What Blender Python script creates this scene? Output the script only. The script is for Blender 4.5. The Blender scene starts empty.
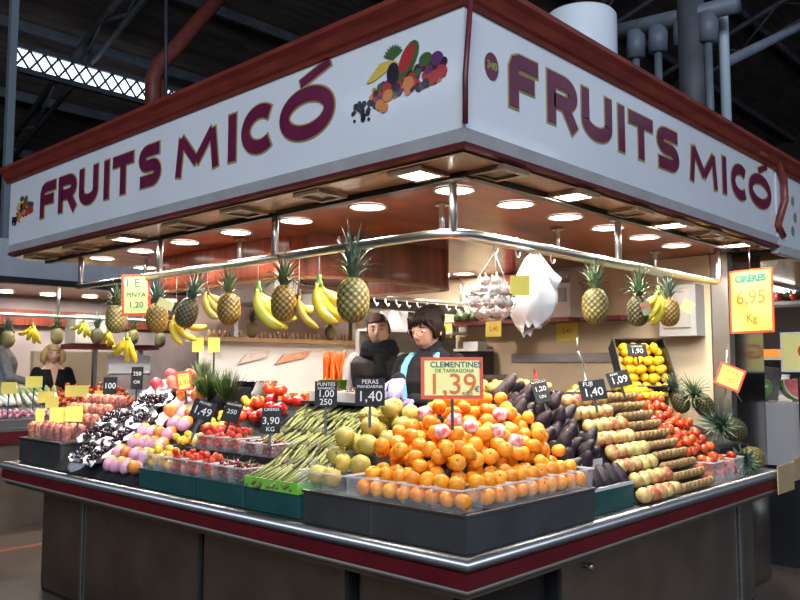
import bpy, bmesh, math, random
import numpy as np
from mathutils import Vector, Matrix, Euler
random.seed(7); rng = np.random.default_rng(7)
PI = math.pi
S = bpy.context.scene
COL = S.collection

# ------------------------------------------------------------------ camera
FPX = 795.0; EYE = 1.5
TILT = math.atan(66/795.0); AR = math.atan2(745, 797.7)
FH = Vector((math.cos(AR), math.sin(AR), 0)); RT = Vector((math.sin(AR), -math.cos(AR), 0)); UZ = Vector((0, 0, 1))
FW = FH*math.cos(TILT)+UZ*math.sin(TILT); UP = UZ*math.cos(TILT)-FH*math.sin(TILT)
CAM = Vector((-2.166, -1.71, EYE))
cd = bpy.data.cameras.new('camera'); cam = bpy.data.objects.new('camera', cd); COL.objects.link(cam)
cd.sensor_width = 36; cd.lens = 36*FPX/800; cd.clip_start = .05; cd.clip_end = 200
cam.matrix_world = Matrix.Translation(CAM) @ Matrix((RT, UP, -FW)).transposed().to_4x4()
S.camera = cam

# ------------------------------------------------------------------ light
W = bpy.data.worlds.new('world'); S.world = W; W.use_nodes = True
bg = W.node_tree.nodes['Background']; bg.inputs[0].default_value = (.62, .76, 1, 1); bg.inputs[1].default_value = .30
def area(name, loc, target, sx, sy, power, color):
    l = bpy.data.lights.new(name, 'AREA'); l.shape = 'RECTANGLE'; l.size = sx; l.size_y = sy; l.energy = power; l.color = color
    o = bpy.data.objects.new(name, l); COL.objects.link(o); o.location = loc
    o.rotation_euler = (Vector(target)-Vector(loc)).to_track_quat('-Z', 'Y').to_euler(); return o
area('hall_daylight', (-13, -11, 9.5), (0, 0, 2), 14, 5, 3900, (.78, .88, 1))
S.view_settings.view_transform = 'Standard'; S.view_settings.look = 'None'
S.view_settings.gamma = 1; S.view_settings.exposure = 0.0; S.view_settings.use_curve_mapping = False
DOWNLIGHT_W = 10.5; SQUARE_W = 6.0; GLOW = 8.0

# ------------------------------------------------------------------ helpers
def P(px, py, x=None, y=None, z=None, d=None):
    r = FW*FPX+RT*(px-400)+UP*(300-py)
    if x is not None: s = (x-CAM.x)/r.x
    elif y is not None: s = (y-CAM.y)/r.y
    elif z is not None: s = (z-EYE)/r.z
    else: s = d/r.dot(FH)
    return CAM+r*s

MATS = {}
def mat(name, c1, c2=None, rough=.5, metal=0, scale=8, bump=0, bscale=60, vary=0, spec=.5, detail=3, coat=0, emit=0, trans=0, lo=.35, hi=.65, coord='Object', sss=0, stretch=None):
    if name in MATS: return MATS[name]
    m = bpy.data.materials.new(name); m.use_nodes = True; nt = m.node_tree; N = nt.nodes; L = nt.links
    b = N['Principled BSDF']; b.inputs['Roughness'].default_value = rough; b.inputs['Metallic'].default_value = metal
    b.inputs['Specular IOR Level'].default_value = spec; b.inputs['Coat Weight'].default_value = coat; b.inputs['Coat Roughness'].default_value = .08
    col = lambda c: (c[0], c[1], c[2], 1)
    b.inputs['Base Color'].default_value = col(c1)
    tc = N.new('ShaderNodeTexCoord'); vec = tc.outputs[coord]
    if stretch:
        mp = N.new('ShaderNodeMapping'); mp.inputs['Scale'].default_value = stretch; L.new(vec, mp.inputs[0]); vec = mp.outputs[0]
    out = None
    if c2 is not None:
        n = N.new('ShaderNodeTexNoise'); n.inputs['Scale'].default_value = scale; n.inputs['Detail'].default_value = detail; L.new(vec, n.inputs['Vector'])
        r = N.new('ShaderNodeValToRGB'); r.color_ramp.elements[0].position = lo; r.color_ramp.elements[1].position = hi
        r.color_ramp.elements[0].color = col(c1); r.color_ramp.elements[1].color = col(c2)
        L.new(n.outputs['Fac'], r.inputs[0]); out = r.outputs[0]
        if vary:
            oi = N.new('ShaderNodeObjectInfo'); ad = N.new('ShaderNodeMixRGB'); ad.blend_type = 'ADD'; ad.inputs[0].default_value = 1
            mu = N.new('ShaderNodeMath'); mu.operation = 'MULTIPLY'; mu.inputs[1].default_value = 20; L.new(oi.outputs['Random'], mu.inputs[0])
            L.new(vec, ad.inputs[1]); L.new(mu.outputs[0], ad.inputs[2]); L.new(ad.outputs[0], n.inputs['Vector'])
    if vary:
        oi = N.new('ShaderNodeObjectInfo'); hs = N.new('ShaderNodeHueSaturation')
        mr = N.new('ShaderNodeMapRange'); mr.inputs[3].default_value = 1-vary; mr.inputs[4].default_value = 1+vary; L.new(oi.outputs['Random'], mr.inputs[0]); L.new(mr.outputs[0], hs.inputs['Value'])
        mh = N.new('ShaderNodeMapRange'); mh.inputs[3].default_value = .5-vary*.06; mh.inputs[4].default_value = .5+vary*.06; L.new(oi.outputs['Random'], mh.inputs[0]); L.new(mh.outputs[0], hs.inputs['Hue'])
        hs.inputs['Color'].default_value = col(c1)
        if out: L.new(out, hs.inputs['Color'])
        out = hs.outputs[0]
    if out: L.new(out, b.inputs['Base Color'])
    if bump:
        n2 = N.new('ShaderNodeTexNoise'); n2.inputs['Scale'].default_value = bscale; n2.inputs['Detail'].default_value = 2; L.new(vec, n2.inputs['Vector'])
        bp = N.new('ShaderNodeBump'); bp.inputs['Strength'].default_value = bump; bp.inputs['Distance'].default_value = .004
        L.new(n2.outputs['Fac'], bp.inputs['Height']); L.new(bp.outputs[0], b.inputs['Normal'])
    if emit:
        b.inputs['Emission Color'].default_value = col(c1); b.inputs['Emission Strength'].default_value = emit
    if sss:
        b.inputs['Subsurface Weight'].default_value = sss; b.inputs['Subsurface Radius'].default_value = (.01, .006, .003)
    if trans:
        tr = N.new('ShaderNodeBsdfTransparent'); mx = N.new('ShaderNodeMixShader'); mx.inputs[0].default_value = trans
        L.new(b.outputs[0], mx.inputs[1]); L.new(tr.outputs[0], mx.inputs[2]); L.new(mx.outputs[0], N['Material Output'].inputs[0])
    MATS[name] = m; return m

class B:
    """mesh collector"""
    def __init__(self): self.v = []; self.f = []; self.s = []
    def add(self, vs, fs, smooth=False, M=None):
        o = len(self.v)
        for p in vs:
            p = Vector(p); self.v.append(M @ p if M else p)
        for f in fs: self.f.append(tuple(i+o for i in f)); self.s.append(smooth)
        return self
    def box(self, x0, x1, y0, y1, z0, z1, M=None):
        vs = [(x0,y0,z0),(x1,y0,z0),(x1,y1,z0),(x0,y1,z0),(x0,y0,z1),(x1,y0,z1),(x1,y1,z1),(x0,y1,z1)]
        return self.add(vs, [(0,3,2,1),(4,5,6,7),(0,1,5,4),(1,2,6,5),(2,3,7,6),(3,0,4,7)], False, M)
    def prism(self, pts, a, b, M=None, smooth=False):
        """pts (u,v) ccw extruded along local z from a to b"""
        n = len(pts); vs = [(p[0], p[1], a) for p in pts]+[(p[0], p[1], b) for p in pts]
        fs = [tuple(range(n))[::-1], tuple(range(n, 2*n))]
        self.add(vs, fs, False, M)
        o = len(self.v)-2*n
        for i in range(n):
            j = (i+1) % n; self.f.append((o+i, o+j, o+n+j, o+n+i)); self.s.append(smooth)
        return self
    def lathe(self, prof, n=16, M=None, sx=1, sy=1, smooth=True):
        """prof list of (r,z) bottom to top; r==0 closes"""
        vs = []; rows = []
        for r, z in prof:
            if r <= 1e-6: rows.append([len(vs)]); vs.append((0, 0, z))
            else:
                rows.append(list(range(len(vs), len(vs)+n)))
                for k in range(n): vs.append((r*math.cos(2*PI*k/n)*sx, r*math.sin(2*PI*k/n)*sy, z))
        fs = []
        for a, b in zip(rows, rows[1:]):
            for k in range(n):
                k2 = (k+1) % n
                if len(a) == 1 and len(b) == 1: continue
                if len(a) == 1: fs.append((a[0], b[k2], b[k]))
                elif len(b) == 1: fs.append((a[k], a[k2], b[0]))
                else: fs.append((a[k], a[k2], b[k2], b[k]))
        return self.add(vs, fs, smooth, M)
    def tube(self, pts, r, n=8, M=None, smooth=True, cap=True):
        pts = [Vector(p) for p in pts]; rs = r if isinstance(r, (list, tuple)) else [r]*len(pts)
        vs = []; fs = []; prev = None
        for i, p in enumerate(pts):
            t = (pts[min(i+1, len(pts)-1)]-pts[max(i-1, 0)]).normalized()
            if prev is None: a = t.orthogonal().normalized()
            else: a = (prev-t*prev.dot(t)).normalized()
            prev = a; b = t.cross(a)
            for k in range(n): vs.append(p+(a*math.cos(2*PI*k/n)+b*math.sin(2*PI*k/n))*rs[i])
        for i in range(len(pts)-1):
            for k in range(n): fs.append((i*n+k, i*n+(k+1) % n, (i+1)*n+(k+1) % n, (i+1)*n+k))
        if cap: fs += [tuple(range(n))[::-1], tuple(range((len(pts)-1)*n, len(pts)*n))]
        return self.add(vs, fs, smooth, M)
    def ball(self, c, r, n=12, m=8, M=None):
        rr = r if isinstance(r, (tuple, list)) else (r, r, r)
        vs = []; 
        prof = [(math.sin(PI*i/m), -math.cos(PI*i/m)) for i in range(m+1)]
        T = Matrix.Translation(c) @ Matrix.Diagonal((*rr, 1))
        return self.lathe(prof, n, (M @ T) if M else T)
    def mesh(self, name, m):
        me = bpy.data.meshes.new(name); me.from_pydata([tuple(p) for p in self.v], [], self.f)
        me.polygons.foreach_set('use_smooth', self.s)
        for x in (m if isinstance(m, (list, tuple)) else [m]): me.materials.append(x)
        me.update(); return me
    def obj(self, name, m, parent=None, bevel=0):
        o = bpy.data.objects.new(name, self.mesh(name, m)); COL.objects.link(o)
        if parent is not None: o.parent = parent
        if bevel:
            bv = o.modifiers.new('bevel', 'BEVEL'); bv.width = bevel; bv.segments = 2; bv.limit_method = 'ANGLE'
        return o
def link(name, me, parent=None, loc=(0,0,0), rot=(0,0,0), sc=None):
    o = bpy.data.objects.new(name, me); COL.objects.link(o); o.parent = parent; o.location = loc; o.rotation_euler = rot
    if sc: o.scale = (sc, sc, sc)
    return o
def tag(o, label, cat, group=None, kind=None):
    o['label'] = label; o['category'] = cat
    if group: o['group'] = group
    if kind: o['kind'] = kind
    return o
def thing(name, label, cat, loc=(0,0,0), rot=(0,0,0), group=None):
    o = bpy.data.objects.new(name, None); COL.objects.link(o); o.location = loc; o.rotation_euler = rot; o.empty_display_size = .05
    return tag(o, label, cat, group)
def struct(o): o['kind'] = 'structure'; return o
def dup(root, loc, rot=None, label=None, group=None, sc=None):
    r = root.copy(); COL.objects.link(r); r.location = loc
    if rot is not None: r.rotation_euler = rot
    if sc: r.scale = (sc, sc, sc)
    if label: r['label'] = label
    if group: r['group'] = group
    for ch in list(root.children):
        c = ch.copy(); COL.objects.link(c); c.parent = r
        for g in list(ch.children):
            d = g.copy(); COL.objects.link(d); d.parent = c
    return r
def frame(o, u, v, n=None):
    """matrix with local x=u, y=v, z=u x v at o"""
    u = Vector(u).normalized(); v = Vector(v).normalized(); w = u.cross(v) if n is None else Vector(n)
    M = Matrix((u, v, w)).transposed().to_4x4(); M.translation = Vector(o); return M
def text_bm(bb, body, size, M, depth=.001, off=0, align='CENTER', sx=1, spacing=1):
    c = bpy.data.curves.new('lettering', 'FONT'); c.body = body; c.size = size; c.extrude = depth; c.offset = off; c.align_x = align; c.align_y = 'CENTER'; c.resolution_u = 3; c.space_character = spacing
    o = bpy.data.objects.new('lettering', c); COL.objects.link(o)
    dg = bpy.context.evaluated_depsgraph_get(); me = bpy.data.meshes.new_from_object(o.evaluated_get(dg))
    bb.add([(p.co.x*sx, p.co.y, p.co.z) for p in me.vertices], [tuple(p.vertices) for p in me.polygons], False, M)
    bpy.data.objects.remove(o); bpy.data.curves.remove(c); bpy.data.meshes.remove(me)
def ribbon(bb, pts, w, M, z=0, d=.002):
    """thick polyline with mitred joints as a thin prism"""
    pts = [Vector((p[0], p[1])) for p in pts]; ln = len(pts); closed = (pts[0]-pts[-1]).length < 1e-6
    L = []; R = []
    for i, p in enumerate(pts):
        if closed: a = pts[i-1 if i > 0 else ln-2]; b = pts[i+1 if i < ln-1 else 1]
        else: a = pts[max(i-1, 0)]; b = pts[min(i+1, ln-1)]
        d1 = (p-a).normalized() if (p-a).length > 1e-9 else (b-p).normalized(); d2 = (b-p).normalized() if (b-p).length > 1e-9 else d1
        t = (d1+d2).normalized(); nn = Vector((-t.y, t.x)); k = min(1.6, 1/max(.4, nn.dot(Vector((-d1.y, d1.x)))))
        L.append(p+nn*w/2*k); R.append(p-nn*w/2*k)
    vs = []; fs = []
    for l, r in zip(L, R): vs += [(l.x, l.y, z), (r.x, r.y, z), (l.x, l.y, z+d), (r.x, r.y, z+d)]
    for i in range(ln-1):
        a = 4*i; b = a+4
        fs += [(a+2, a+3, b+3, b+2), (a+1, a, b, b+1), (a, a+2, b+2, b), (a+3, a+1, b+1, b+3)]
    fs += [(0, 1, 3, 2), (4*ln-4, 4*ln-2, 4*ln-1, 4*ln-3)]
    bb.add(vs, fs, False, M)
def arc(cx, cy, rx, ry, a0, a1, n=14):
    return [(cx+rx*math.cos(math.radians(a0+(a1-a0)*i/n)), cy+ry*math.sin(math.radians(a0+(a1-a0)*i/n))) for i in range(n+1)]

# ------------------------------------------------------------------ materials
steel = mat('brushed_steel', (.34,.35,.37), (.42,.43,.45), rough=.36, metal=1, scale=4, stretch=(1,1,30))
nosing = mat('nosing_steel', (.22,.225,.245), rough=.33, metal=1)
trimdark = mat('lower_trim_steel', (.10,.085,.075), rough=.5, metal=.6)
chrome = mat('chrome', (.80,.80,.80), rough=.30, metal=1)
dsteel = mat('dull_steel_panel', (.27,.235,.20), (.36,.32,.28), rough=.42, metal=1, scale=3, bump=.05, bscale=20)
graysheet = mat('grey_sheet_metal', (.13,.135,.145), (.17,.175,.185), rough=.34, metal=.75, scale=5)
redband = mat('dark_red_band', (.085,.006,.010), (.11,.008,.013), rough=.45, spec=.25, scale=6)
signwhite = mat('sign_enamel', (.72,.74,.80), (.76,.78,.83), rough=.12, scale=2, coat=.6)
signgrey = mat('sign_grey', (.36,.35,.36), (.42,.41,.42), rough=.4, scale=8)
maroon = mat('maroon_paint', (.10,.012,.02), (.14,.02,.028), rough=.45, scale=10)
moulding = mat('red_wood_moulding', (.16,.022,.018), (.24,.04,.026), rough=.4, scale=5, stretch=(1,1,6))
gold = mat('gold_outline', (.36,.27,.10), rough=.4)
letter = mat('maroon_letter', (.125,.012,.045), (.16,.018,.06), rough=.25, scale=5, coat=.5)
soffit = mat('varnished_soffit', (.20,.055,.028), (.34,.105,.05), rough=.3, scale=2.5, coat=.15, spec=.3, stretch=(1,3,1))
soffit2 = mat('varnished_soffit_edge', (.42,.24,.13), (.52,.31,.18), rough=.25, scale=3, coat=.4)
wood = mat('dark_red_wood', (.12,.022,.012), (.24,.05,.02), rough=.3, scale=3, coat=.3, stretch=(8,8,.6))
ledgewood = mat('light_wood', (.42,.24,.12), (.5,.3,.16), rough=.5, scale=10)
beige = mat('beige_wall', (.55,.43,.29), (.60,.48,.33), rough=.6, scale=2)
whitewall = mat('white_panel', (.72,.69,.66), (.78,.75,.72), rough=.4, scale=3)
black = mat('black_metal', (.012,.012,.013), rough=.4)
darkgreen = mat('dark_green_crate', (.012,.062,.062), (.018,.08,.078), rough=.45, scale=9)
clear = mat('clear_plastic', (.85,.87,.9), rough=.08, trans=.89, spec=.8)
clearrim = mat('clear_plastic_rim', (.85,.87,.9), rough=.12, trans=.45, spec=.8)
lampglow = mat('lamp_diffuser', (1,.94,.84), emit=GLOW)
boardblack = mat('chalkboard', (.012,.013,.016), (.022,.024,.028), spec=.12, rough=.55, scale=14)
chalk = mat('chalk', (.58,.60,.61), rough=.9)
yellowcard = mat('yellow_card', (.85,.68,.10), (.9,.74,.14), rough=.6, scale=5)
paleyellow = mat('pale_yellow_card', (.93,.85,.30), (.95,.88,.38), rough=.6, scale=5)
limecard = mat('lime_card', (.72,.82,.30), rough=.6)
redink = mat('red_card', (.78,.07,.02), rough=.5)
orangeink = mat('orange_red_ink', (.72,.16,.03), rough=.6)
greenink = mat('dark_green_ink', (.02,.13,.10), rough=.6)
whitepaper = mat('white_paper', (.56,.55,.57), (.68,.67,.69), rough=.7, scale=20, bump=.3, bscale=30)
whiteplastic = mat('white_plastic', (.70,.70,.70), (.78,.78,.78), rough=.4, scale=6)
leafgreen = mat('leaf_green', (.035,.085,.02), (.09,.16,.045), rough=.5, scale=20, vary=.2)
stemgreen = mat('stem_green', (.10,.20,.03), (.2,.3,.06), rough=.6, scale=30)
brownstem = mat('brown_stem', (.10,.055,.025), rough=.8)
turquoise = mat('blue_apron', (.12,.42,.58), (.16,.48,.64), rough=.8, scale=30)
cardboard = mat('cardboard', (.36,.24,.13), (.42,.29,.16), rough=.8, scale=6)

# ------------------------------------------------------------------ setting
floor_m = mat('market_floor', (.075,.052,.040), (.125,.09,.072), rough=.45, scale=1.3, bump=.1, bscale=10)
struct(B().box(-30, 45, -30, 45, -.05, 0).obj('floor', floor_m))
m = mat('red_floor_paint', (.26,.06,.04), (.32,.10,.07), rough=.5, scale=4)
struct(B().box(-.9, 6, 5.15, 5.23, 0, .004).obj('trim_1', m)); struct(B().box(-2.5, -.1, 4.15, 4.22, 0, .004).obj('trim_2', m))
roof_m = mat('old_roof_boards', (.05,.036,.03), (.10,.07,.06), rough=.9, scale=1.5, stretch=(.4,3,3))
beam_m = mat('roof_steel', (.045,.05,.06), (.08,.085,.10), rough=.6, scale=3)
# pitched hall roof: high over the aisle, low at the back wall
def roofz(y): return 18.5-.345*y
bb = B(); bb.add([(-30,-3,roofz(-3)),(45,-3,roofz(-3)),(45,34,roofz(34)),(-30,34,roofz(34)),(-30,-3,roofz(-3)+.2),(45,-3,roofz(-3)+.2),(45,34,roofz(34)+.2),(-30,34,roofz(34)+.2)], [(0,1,2,3),(7,6,5,4),(0,4,5,1),(2,6,7,3),(1,5,6,2),(3,7,4,0)])
struct(bb.obj('ceiling_hall', roof_m))
wall_m = mat('hall_wall', (.035,.028,.026), (.055,.042,.04), rough=.9, scale=.6)
struct(B().box(-30, 45, 34, 34.3, 0, 10).obj('wall_back', wall_m)); struct(B().box(45, 45.3, -30, 34.3, 0, 17).obj('wall_right', wall_m))
struct(B().box(-30.3, -30, -30, 34.3, 0, 17).obj('wall_left', wall_m))
for i, y in enumerate((6, 9, 12, 15, 18, 21, 24, 27, 30)):
    b = tag(B().box(-30, 45, y-.07, y+.07, roofz(y)-.32, roofz(y)-.02).obj('roof_purlin', beam_m), 'dark steel purlin running under the hall roof boards', 'roof beam', 'purlins of the hall roof', 'structure')
for x in (-6, 1, 8, 15, 22, 29):
    t = B(); t.tube([(x,-2,roofz(-2)-.6),(x,33.9,roofz(33.9)-.6)], .12, 6); t.tube([(x,-2,roofz(-2)-1.9),(x,33.9,roofz(33.9)-1.2)], .09, 6)
    for k in range(12):
        y = -1+2.9*k; t.tube([(x,y,roofz(y)-.6),(x,y+1.45,roofz(y+1.45)-1.75+.0195*(y+3))], .05, 5); t.tube([(x,y+1.45,roofz(y+1.45)-1.75+.0195*(y+3)),(x,y+2.9,roofz(y+2.9)-.6)], .05, 5)
    tag(t.obj('roof_truss', beam_m), 'dark lattice roof truss crossing the market hall', 'roof beam', 'trusses of the hall roof', 'structure')
# skylight band with crossed bars, and its twin high on the opposite side of the hall
sky_m = mat('daylight_pane', (.72,.86,1), emit=3.0)
def skylight(n, a, b, h, nx, power=None):
    a = Vector(a); b = Vector(b); u = (b-a); ln = u.length; u.normalize(); v = Vector((0,0,1)); M = frame(a, u, v)
    e = bpy.data.objects.new('window_%d' % n, None); COL.objects.link(e); struct(e)
    B().box(0, ln, 0, h, -.03, -.01, M).obj('pane', sky_m, e)
    f = B(); f.box(-.1, ln+.1, -.14, 0, -.06, .1, M); f.box(-.1, ln+.1, h, h+.14, -.06, .1, M)
    w = ln/nx
    for k in range(nx): f.tube([(k*w,0,.03),(k*w+w,h,.03)], .035, 5, M); f.tube([(k*w,h,.03),(k*w+w,0,.03)], .035, 5, M)
    f.obj('lattice', beam_m, e)
pa = P(14, 66, y=20); pb = P(182, 111, y=20)
skylight(1, pa, Vector((pb.x, 20, pa.z)), .52, 13)
skylight(2, (-12.5, -14, 8.3), (-12.5, 14, 8.3), .45, 30)
skylight(3, (20, -12, 8.0), (-10, -12, 8.0), .45, 34)

# ------------------------------------------------------------------ canopy
ZS = 2.26
cn = B(); cn.box(.03, 3.22, .03, 4.07, ZS, ZS+.05); struct(cn.obj('ceiling', soffit))
struct(B().box(.02, .22, .02, 4.07, ZS-.004, ZS-.0005).obj('trim_3', soffit2)); struct(B().box(.22, 3.2, .02, .155, ZS-.004, ZS-.0005).obj('trim_4', soffit2))
tk = B(); tk.box(.225, .262, .17, 4.0, ZS-.03, ZS-.005); tag(tk.obj('lighting_track', black), 'black metal track along the soffit over the asparagus side', 'track')
tk = B(); tk.box(.27, 3.05, .16, .195, ZS-.03, ZS-.005); tag(tk.obj('lighting_track', black), 'black metal track along the soffit over the kiwi side', 'track')
struct(B().box(.05, 3.2, .05, 4.05, 2.32, 2.80).obj('trim_5', maroon))   # core of the fascia
# crown moulding (profile swept round the corner)
prof = [(-.012,2.786),(-.018,2.80),(-.03,2.81),(-.05,2.845),(-.07,2.865),(-.072,2.885),(.15,2.885),(.15,2.786)]
def sweep(prof, y1, x1, off=0):
    bb = B(); n = len(prof); vs = []
    for p, z in prof: vs.append((p, y1, z))
    for p, z in prof: vs.append((p, p, z))
    for p, z in prof: vs.append((x1, p, z))
    fs = [(s*n+k, s*n+(k+1) % n, (s+1)*n+(k+1) % n, (s+1)*n+k) for s in (0, 1) for k in range(n)]+[tuple(range(n)), tuple(range(2*n, 3*n))[::-1]]
    return bb.add(vs, fs)
struct(sweep(prof, 4.12, 4.9).obj('trim_6', moulding))
struct(sweep([(.012,2.267),(-.004,2.275),(-.006,2.288),(.006,2.294),(.04,2.294),(.04,2.267)], 4.07, 3.3).obj('trim_7', maroon))
struct(sweep([(.004,2.294),(-.004,2.341),(.04,2.341),(.04,2.294)], 4.07, 3.3).obj('trim_8', signgrey))

# lettering strokes in a unit cell: width 1, height 1
def strokes(c):
    if c == 'F': return [[(.13,0),(.13,.72),(.2,.86),(.34,.92),(1,.92)], [(.13,.5),(.86,.5)]]
    if c == 'R': return [[(.13,0),(.13,.92),(.5,.92)]+arc(.55,.69,.32,.23,90,-90)+[(.2,.46)], [(.55,.46),(.92,0)]]
    if c == 'U': return [[(.13,1),(.13,.35)]+arc(.5,.35,.37,.27,180,360)+[(.87,.35),(.87,1)]]
    if c == 'I': return [[(.5,0),(.5,1)]]
    if c == 'T': return [[(0,.92),(1,.92)], [(.5,0),(.5,.9)]]
    if c == 'S': return [[(.94,.92),(.42,.92)]+arc(.40,.71,.28,.21,90,270,10)+[(.60,.50)]+arc(.62,.29,.26,.21,90,-90,10)+[(.06,.08)]]
    if c == 'M': return [[(.09,0),(.16,.92)], [(.16,.9),(.5,.2)], [(.5,.2),(.84,.9)], [(.84,.92),(.91,0)]]
    if c == 'C': return [arc(.58,.5,.45,.42,50,310,22)]
    if c == 'O': return [arc(.5,.5,.40,.42,0,360,32)]
    if c == "'": return [[(0,0),(1,1)]]
def letters(M, cells, z0, h, thick):
    a = B(); o = B()
    nst = 0
    for i, (c, u0, u1) in enumerate(cells):
        w = u1-u0; hh = h*1.0
        for st in strokes(c):
            nst += 1; dz = .0004*(nst % 4)
            if c == "'": pts = [(u0+w*p[0], z0+h*1.10+.055*p[1]) for p in st]; t = thick*.62
            else:
                t = thick*(.8 if c in 'M' else 1); e = thick/2/hh
                pts = [(u0+w*p[0], z0+hh*float(np.interp(p[1], [0,.08,.92,1], [0,e,1-e,1]))) for p in st]
            ribbon(a, pts, t, M, .0035+dz, .002)
            if (Vector(pts[0])-Vector(pts[-1])).length > 1e-6:
                p0 = Vector(pts[0]); q0 = Vector(pts[1]); p1 = Vector(pts[-1]); q1 = Vector(pts[-2])
                pts = [tuple(p0+(p0-q0).normalized()*.009)]+pts[1:-1]+[tuple(p1+(p1-q1).normalized()*.009)]
            ribbon(o, pts, t+.015, M, .001+dz*.25, .002)
    return a, o
def fruit_picture(M, w, h, parent, seed):
    """flat printed picture of heaped fruit"""
    r = random.Random(seed); cols = {'red': (.45,.03,.03), 'orange': (.65,.22,.05), 'yellow': (.7,.5,.08), 'green': (.05,.12,.03), 'dark': (.02,.012,.03), 'purple': (.12,.03,.12)}
    parts = {k: B() for k in cols}; 
    def disc(k, u, v, ru, rv, z, a=0):
        pts = []
        for i in range(14):
            c, s = math.cos(2*PI*i/14)*ru, math.sin(2*PI*i/14)*rv
            pts.append((u+c*math.cos(a)-s*math.sin(a), v+c*math.sin(a)+s*math.cos(a)))
        parts[k].prism(pts, .0008, .0012+z*.00003, M)
    z = 1
    for i in range(150):
        t = r.random(); u = w*(.05+.9*t); v = h*(.12+.3*r.random()+.18*t); z += 1
        k = r.choice(['dark','red','orange','dark','purple','green','red']); q = r.uniform(.022, .045)*w
        if t < .2: k = 'dark'; q *= .7; v = h*r.uniform(.02, .3)
        disc(k, u, v, q*.8, q*.8, z)
    for i in range(5): z += 1; disc('yellow', w*(.30+.03*i), h*(.62+.03*i), w*.10, h*.045, z, .25-.1*i)
    disc('green', w*.62, h*.72, w*.075, h*.27, z+1, -.6); disc('red', w*.605, h*.73, w*.055, h*.225, z+2, -.6)
    disc('dark', w*.47, h*.58, w*.06, h*.16, z+3)
    for i in range(9):
        a = PI/2+(i-4)*.28; disc('green', w*.47+math.cos(a)*w*.045, h*.80+math.sin(a)*h*.09, h*.11, h*.02, z+4+i*.2, a)
    disc('green', w*.78, h*.62, w*.06, w*.05, z+6); disc('purple', w*.88, h*.58, w*.055, w*.05, z+7); disc('red', w*.92, h*.38, w*.05, w*.045, z+8); disc('red', w*.86, h*.34, w*.05, w*.045, z+9)
    disc('orange', w*.62, h*.36, w*.055, w*.05, z+10); disc('orange', w*.42, h*.28, w*.05, w*.045, z+11); disc('orange', w*.34, h*.18, w*.045, w*.04, z+12); disc('orange', w*.38, h*.12, w*.04, w*.036, z+13)
    al = B(); mi = []
    for n, k in enumerate(cols):
        al.add(parts[k].v, parts[k].f); mi += [n]*len(parts[k].f)
    pic = al.obj('fruit_picture', [mat('print_'+k, cols[k], rough=.25, coat=.5) for k in cols], parent)
    pic.data.polygons.foreach_set('material_index', mi); return pic
sl = thing('shop_sign', 'white FRUITS MICÓ sign with printed fruit pictures above the asparagus side', 'sign', (0,0,2.34))
MI = Matrix.Translation((0,0,-2.34))
p = B(); p.box(-.0, .03, .0, 4.075, 2.341, 2.787, MI); p.obj('sign_panel', signwhite, sl)
ML = MI @ frame((0, 4.075, 0), (0,-1,0), (0,0,1)); U = lambda y: 4.075-y
cells = [('F',U(3.556),U(3.325)),('R',U(3.285),U(3.03)),('U',U(2.995),U(2.75)),('I',U(2.70),U(2.59)),('T',U(2.57),U(2.335)),('S',U(2.27),U(2.05)),('M',U(1.91),U(1.50)),('I',U(1.45),U(1.35)),('C',U(1.325),U(1.085)),('O',U(1.045),U(.675)),("'",U(.90),U(.71))]
for cc in (cells[:6], cells[6:]):
    a, o = letters(ML, cc, 2.467, .228, .062); a.obj('word_lettering', letter, sl); o.obj('lettering_outline', gold, sl)
fruit_picture(MI @ frame((0,.60,2.468),(0,-1,0),(0,0,1)), .54, .27, sl, 3)
fruit_picture(MI @ frame((0,4.04,2.475),(0,-1,0),(0,0,1)), .38, .19, sl, 5)
cj = B(); cj.tube([(-.012,-.012,2.35),(-.02,-.02,2.52),(-.012,-.04,2.79)], .011, 6, MI); cj.obj('corner_strip', maroon, sl)
sr = thing('shop_sign', 'white FRUITS MICÓ sign with a round 340 badge above the kiwi side', 'sign', (0,0,2.34))
p = B(); p.box(.03, 3.26, .0, .03, 2.341, 2.787, MI); p.obj('sign_panel', signwhite, sr)
MR = MI @ frame((0,0,0), (1,0,0), (0,0,1))
cells = [('F',.275,.465),('R',.535,.765),('U',.80,1.075),('I',1.10,1.22),('T',1.235,1.48),('S',1.53,1.78),('M',1.905,2.30),('I',2.33,2.46),('C',2.495,2.75),('O',2.77,3.19),("'",2.96,3.12)]
for cc in (cells[:6], cells[6:]):
    a, o = letters(MR, cc, 2.487, .215, .059); a.obj('word_lettering', letter, sr); o.obj('lettering_outline', gold, sr)
bd = B(); bd.lathe([(0,.001),(.042,.001),(.042,.004),(0,.004)], 24, MR @ Matrix.Translation((.16,2.607,0)), sy=1.25, smooth=False); bo = bd.obj('number_badge', letter, sr)
t = B(); text_bm(t, '340', .042, MR @ Matrix.Translation((.16,2.607,.005)), off=.001); t.obj('badge_number', gold, bo)
dv = B(); dv.tube([P(757,152,y=-.02),P(776,160,y=-.02),P(784,180,y=-.03),P(785,200,y=-.03),P(778,225,y=-.02),P(783,236,y=-.01)], .023, 8)
tag(dv.obj('sign_divider', moulding), 'curved red wooden divider at the far end of the kiwi side sign', 'divider')
ns = thing('neighbour_sign', 'white fascia sign of the next stall beyond the curved red divider', 'sign', (3.4,0,2.3))
MN = Matrix.Translation((-3.4,0,-2.3)); B().box(3.30, 5.0, .0, .03, 2.30, 2.787, MN).obj('sign_panel', signwhite, ns); B().box(3.30, 5.0, .0, .05, 2.24, 2.30, MN).obj('lower_strip', signgrey, ns)
q = B(); MR2 = MN @ frame((0,0,0),(1,0,0),(0,0,1))
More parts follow.
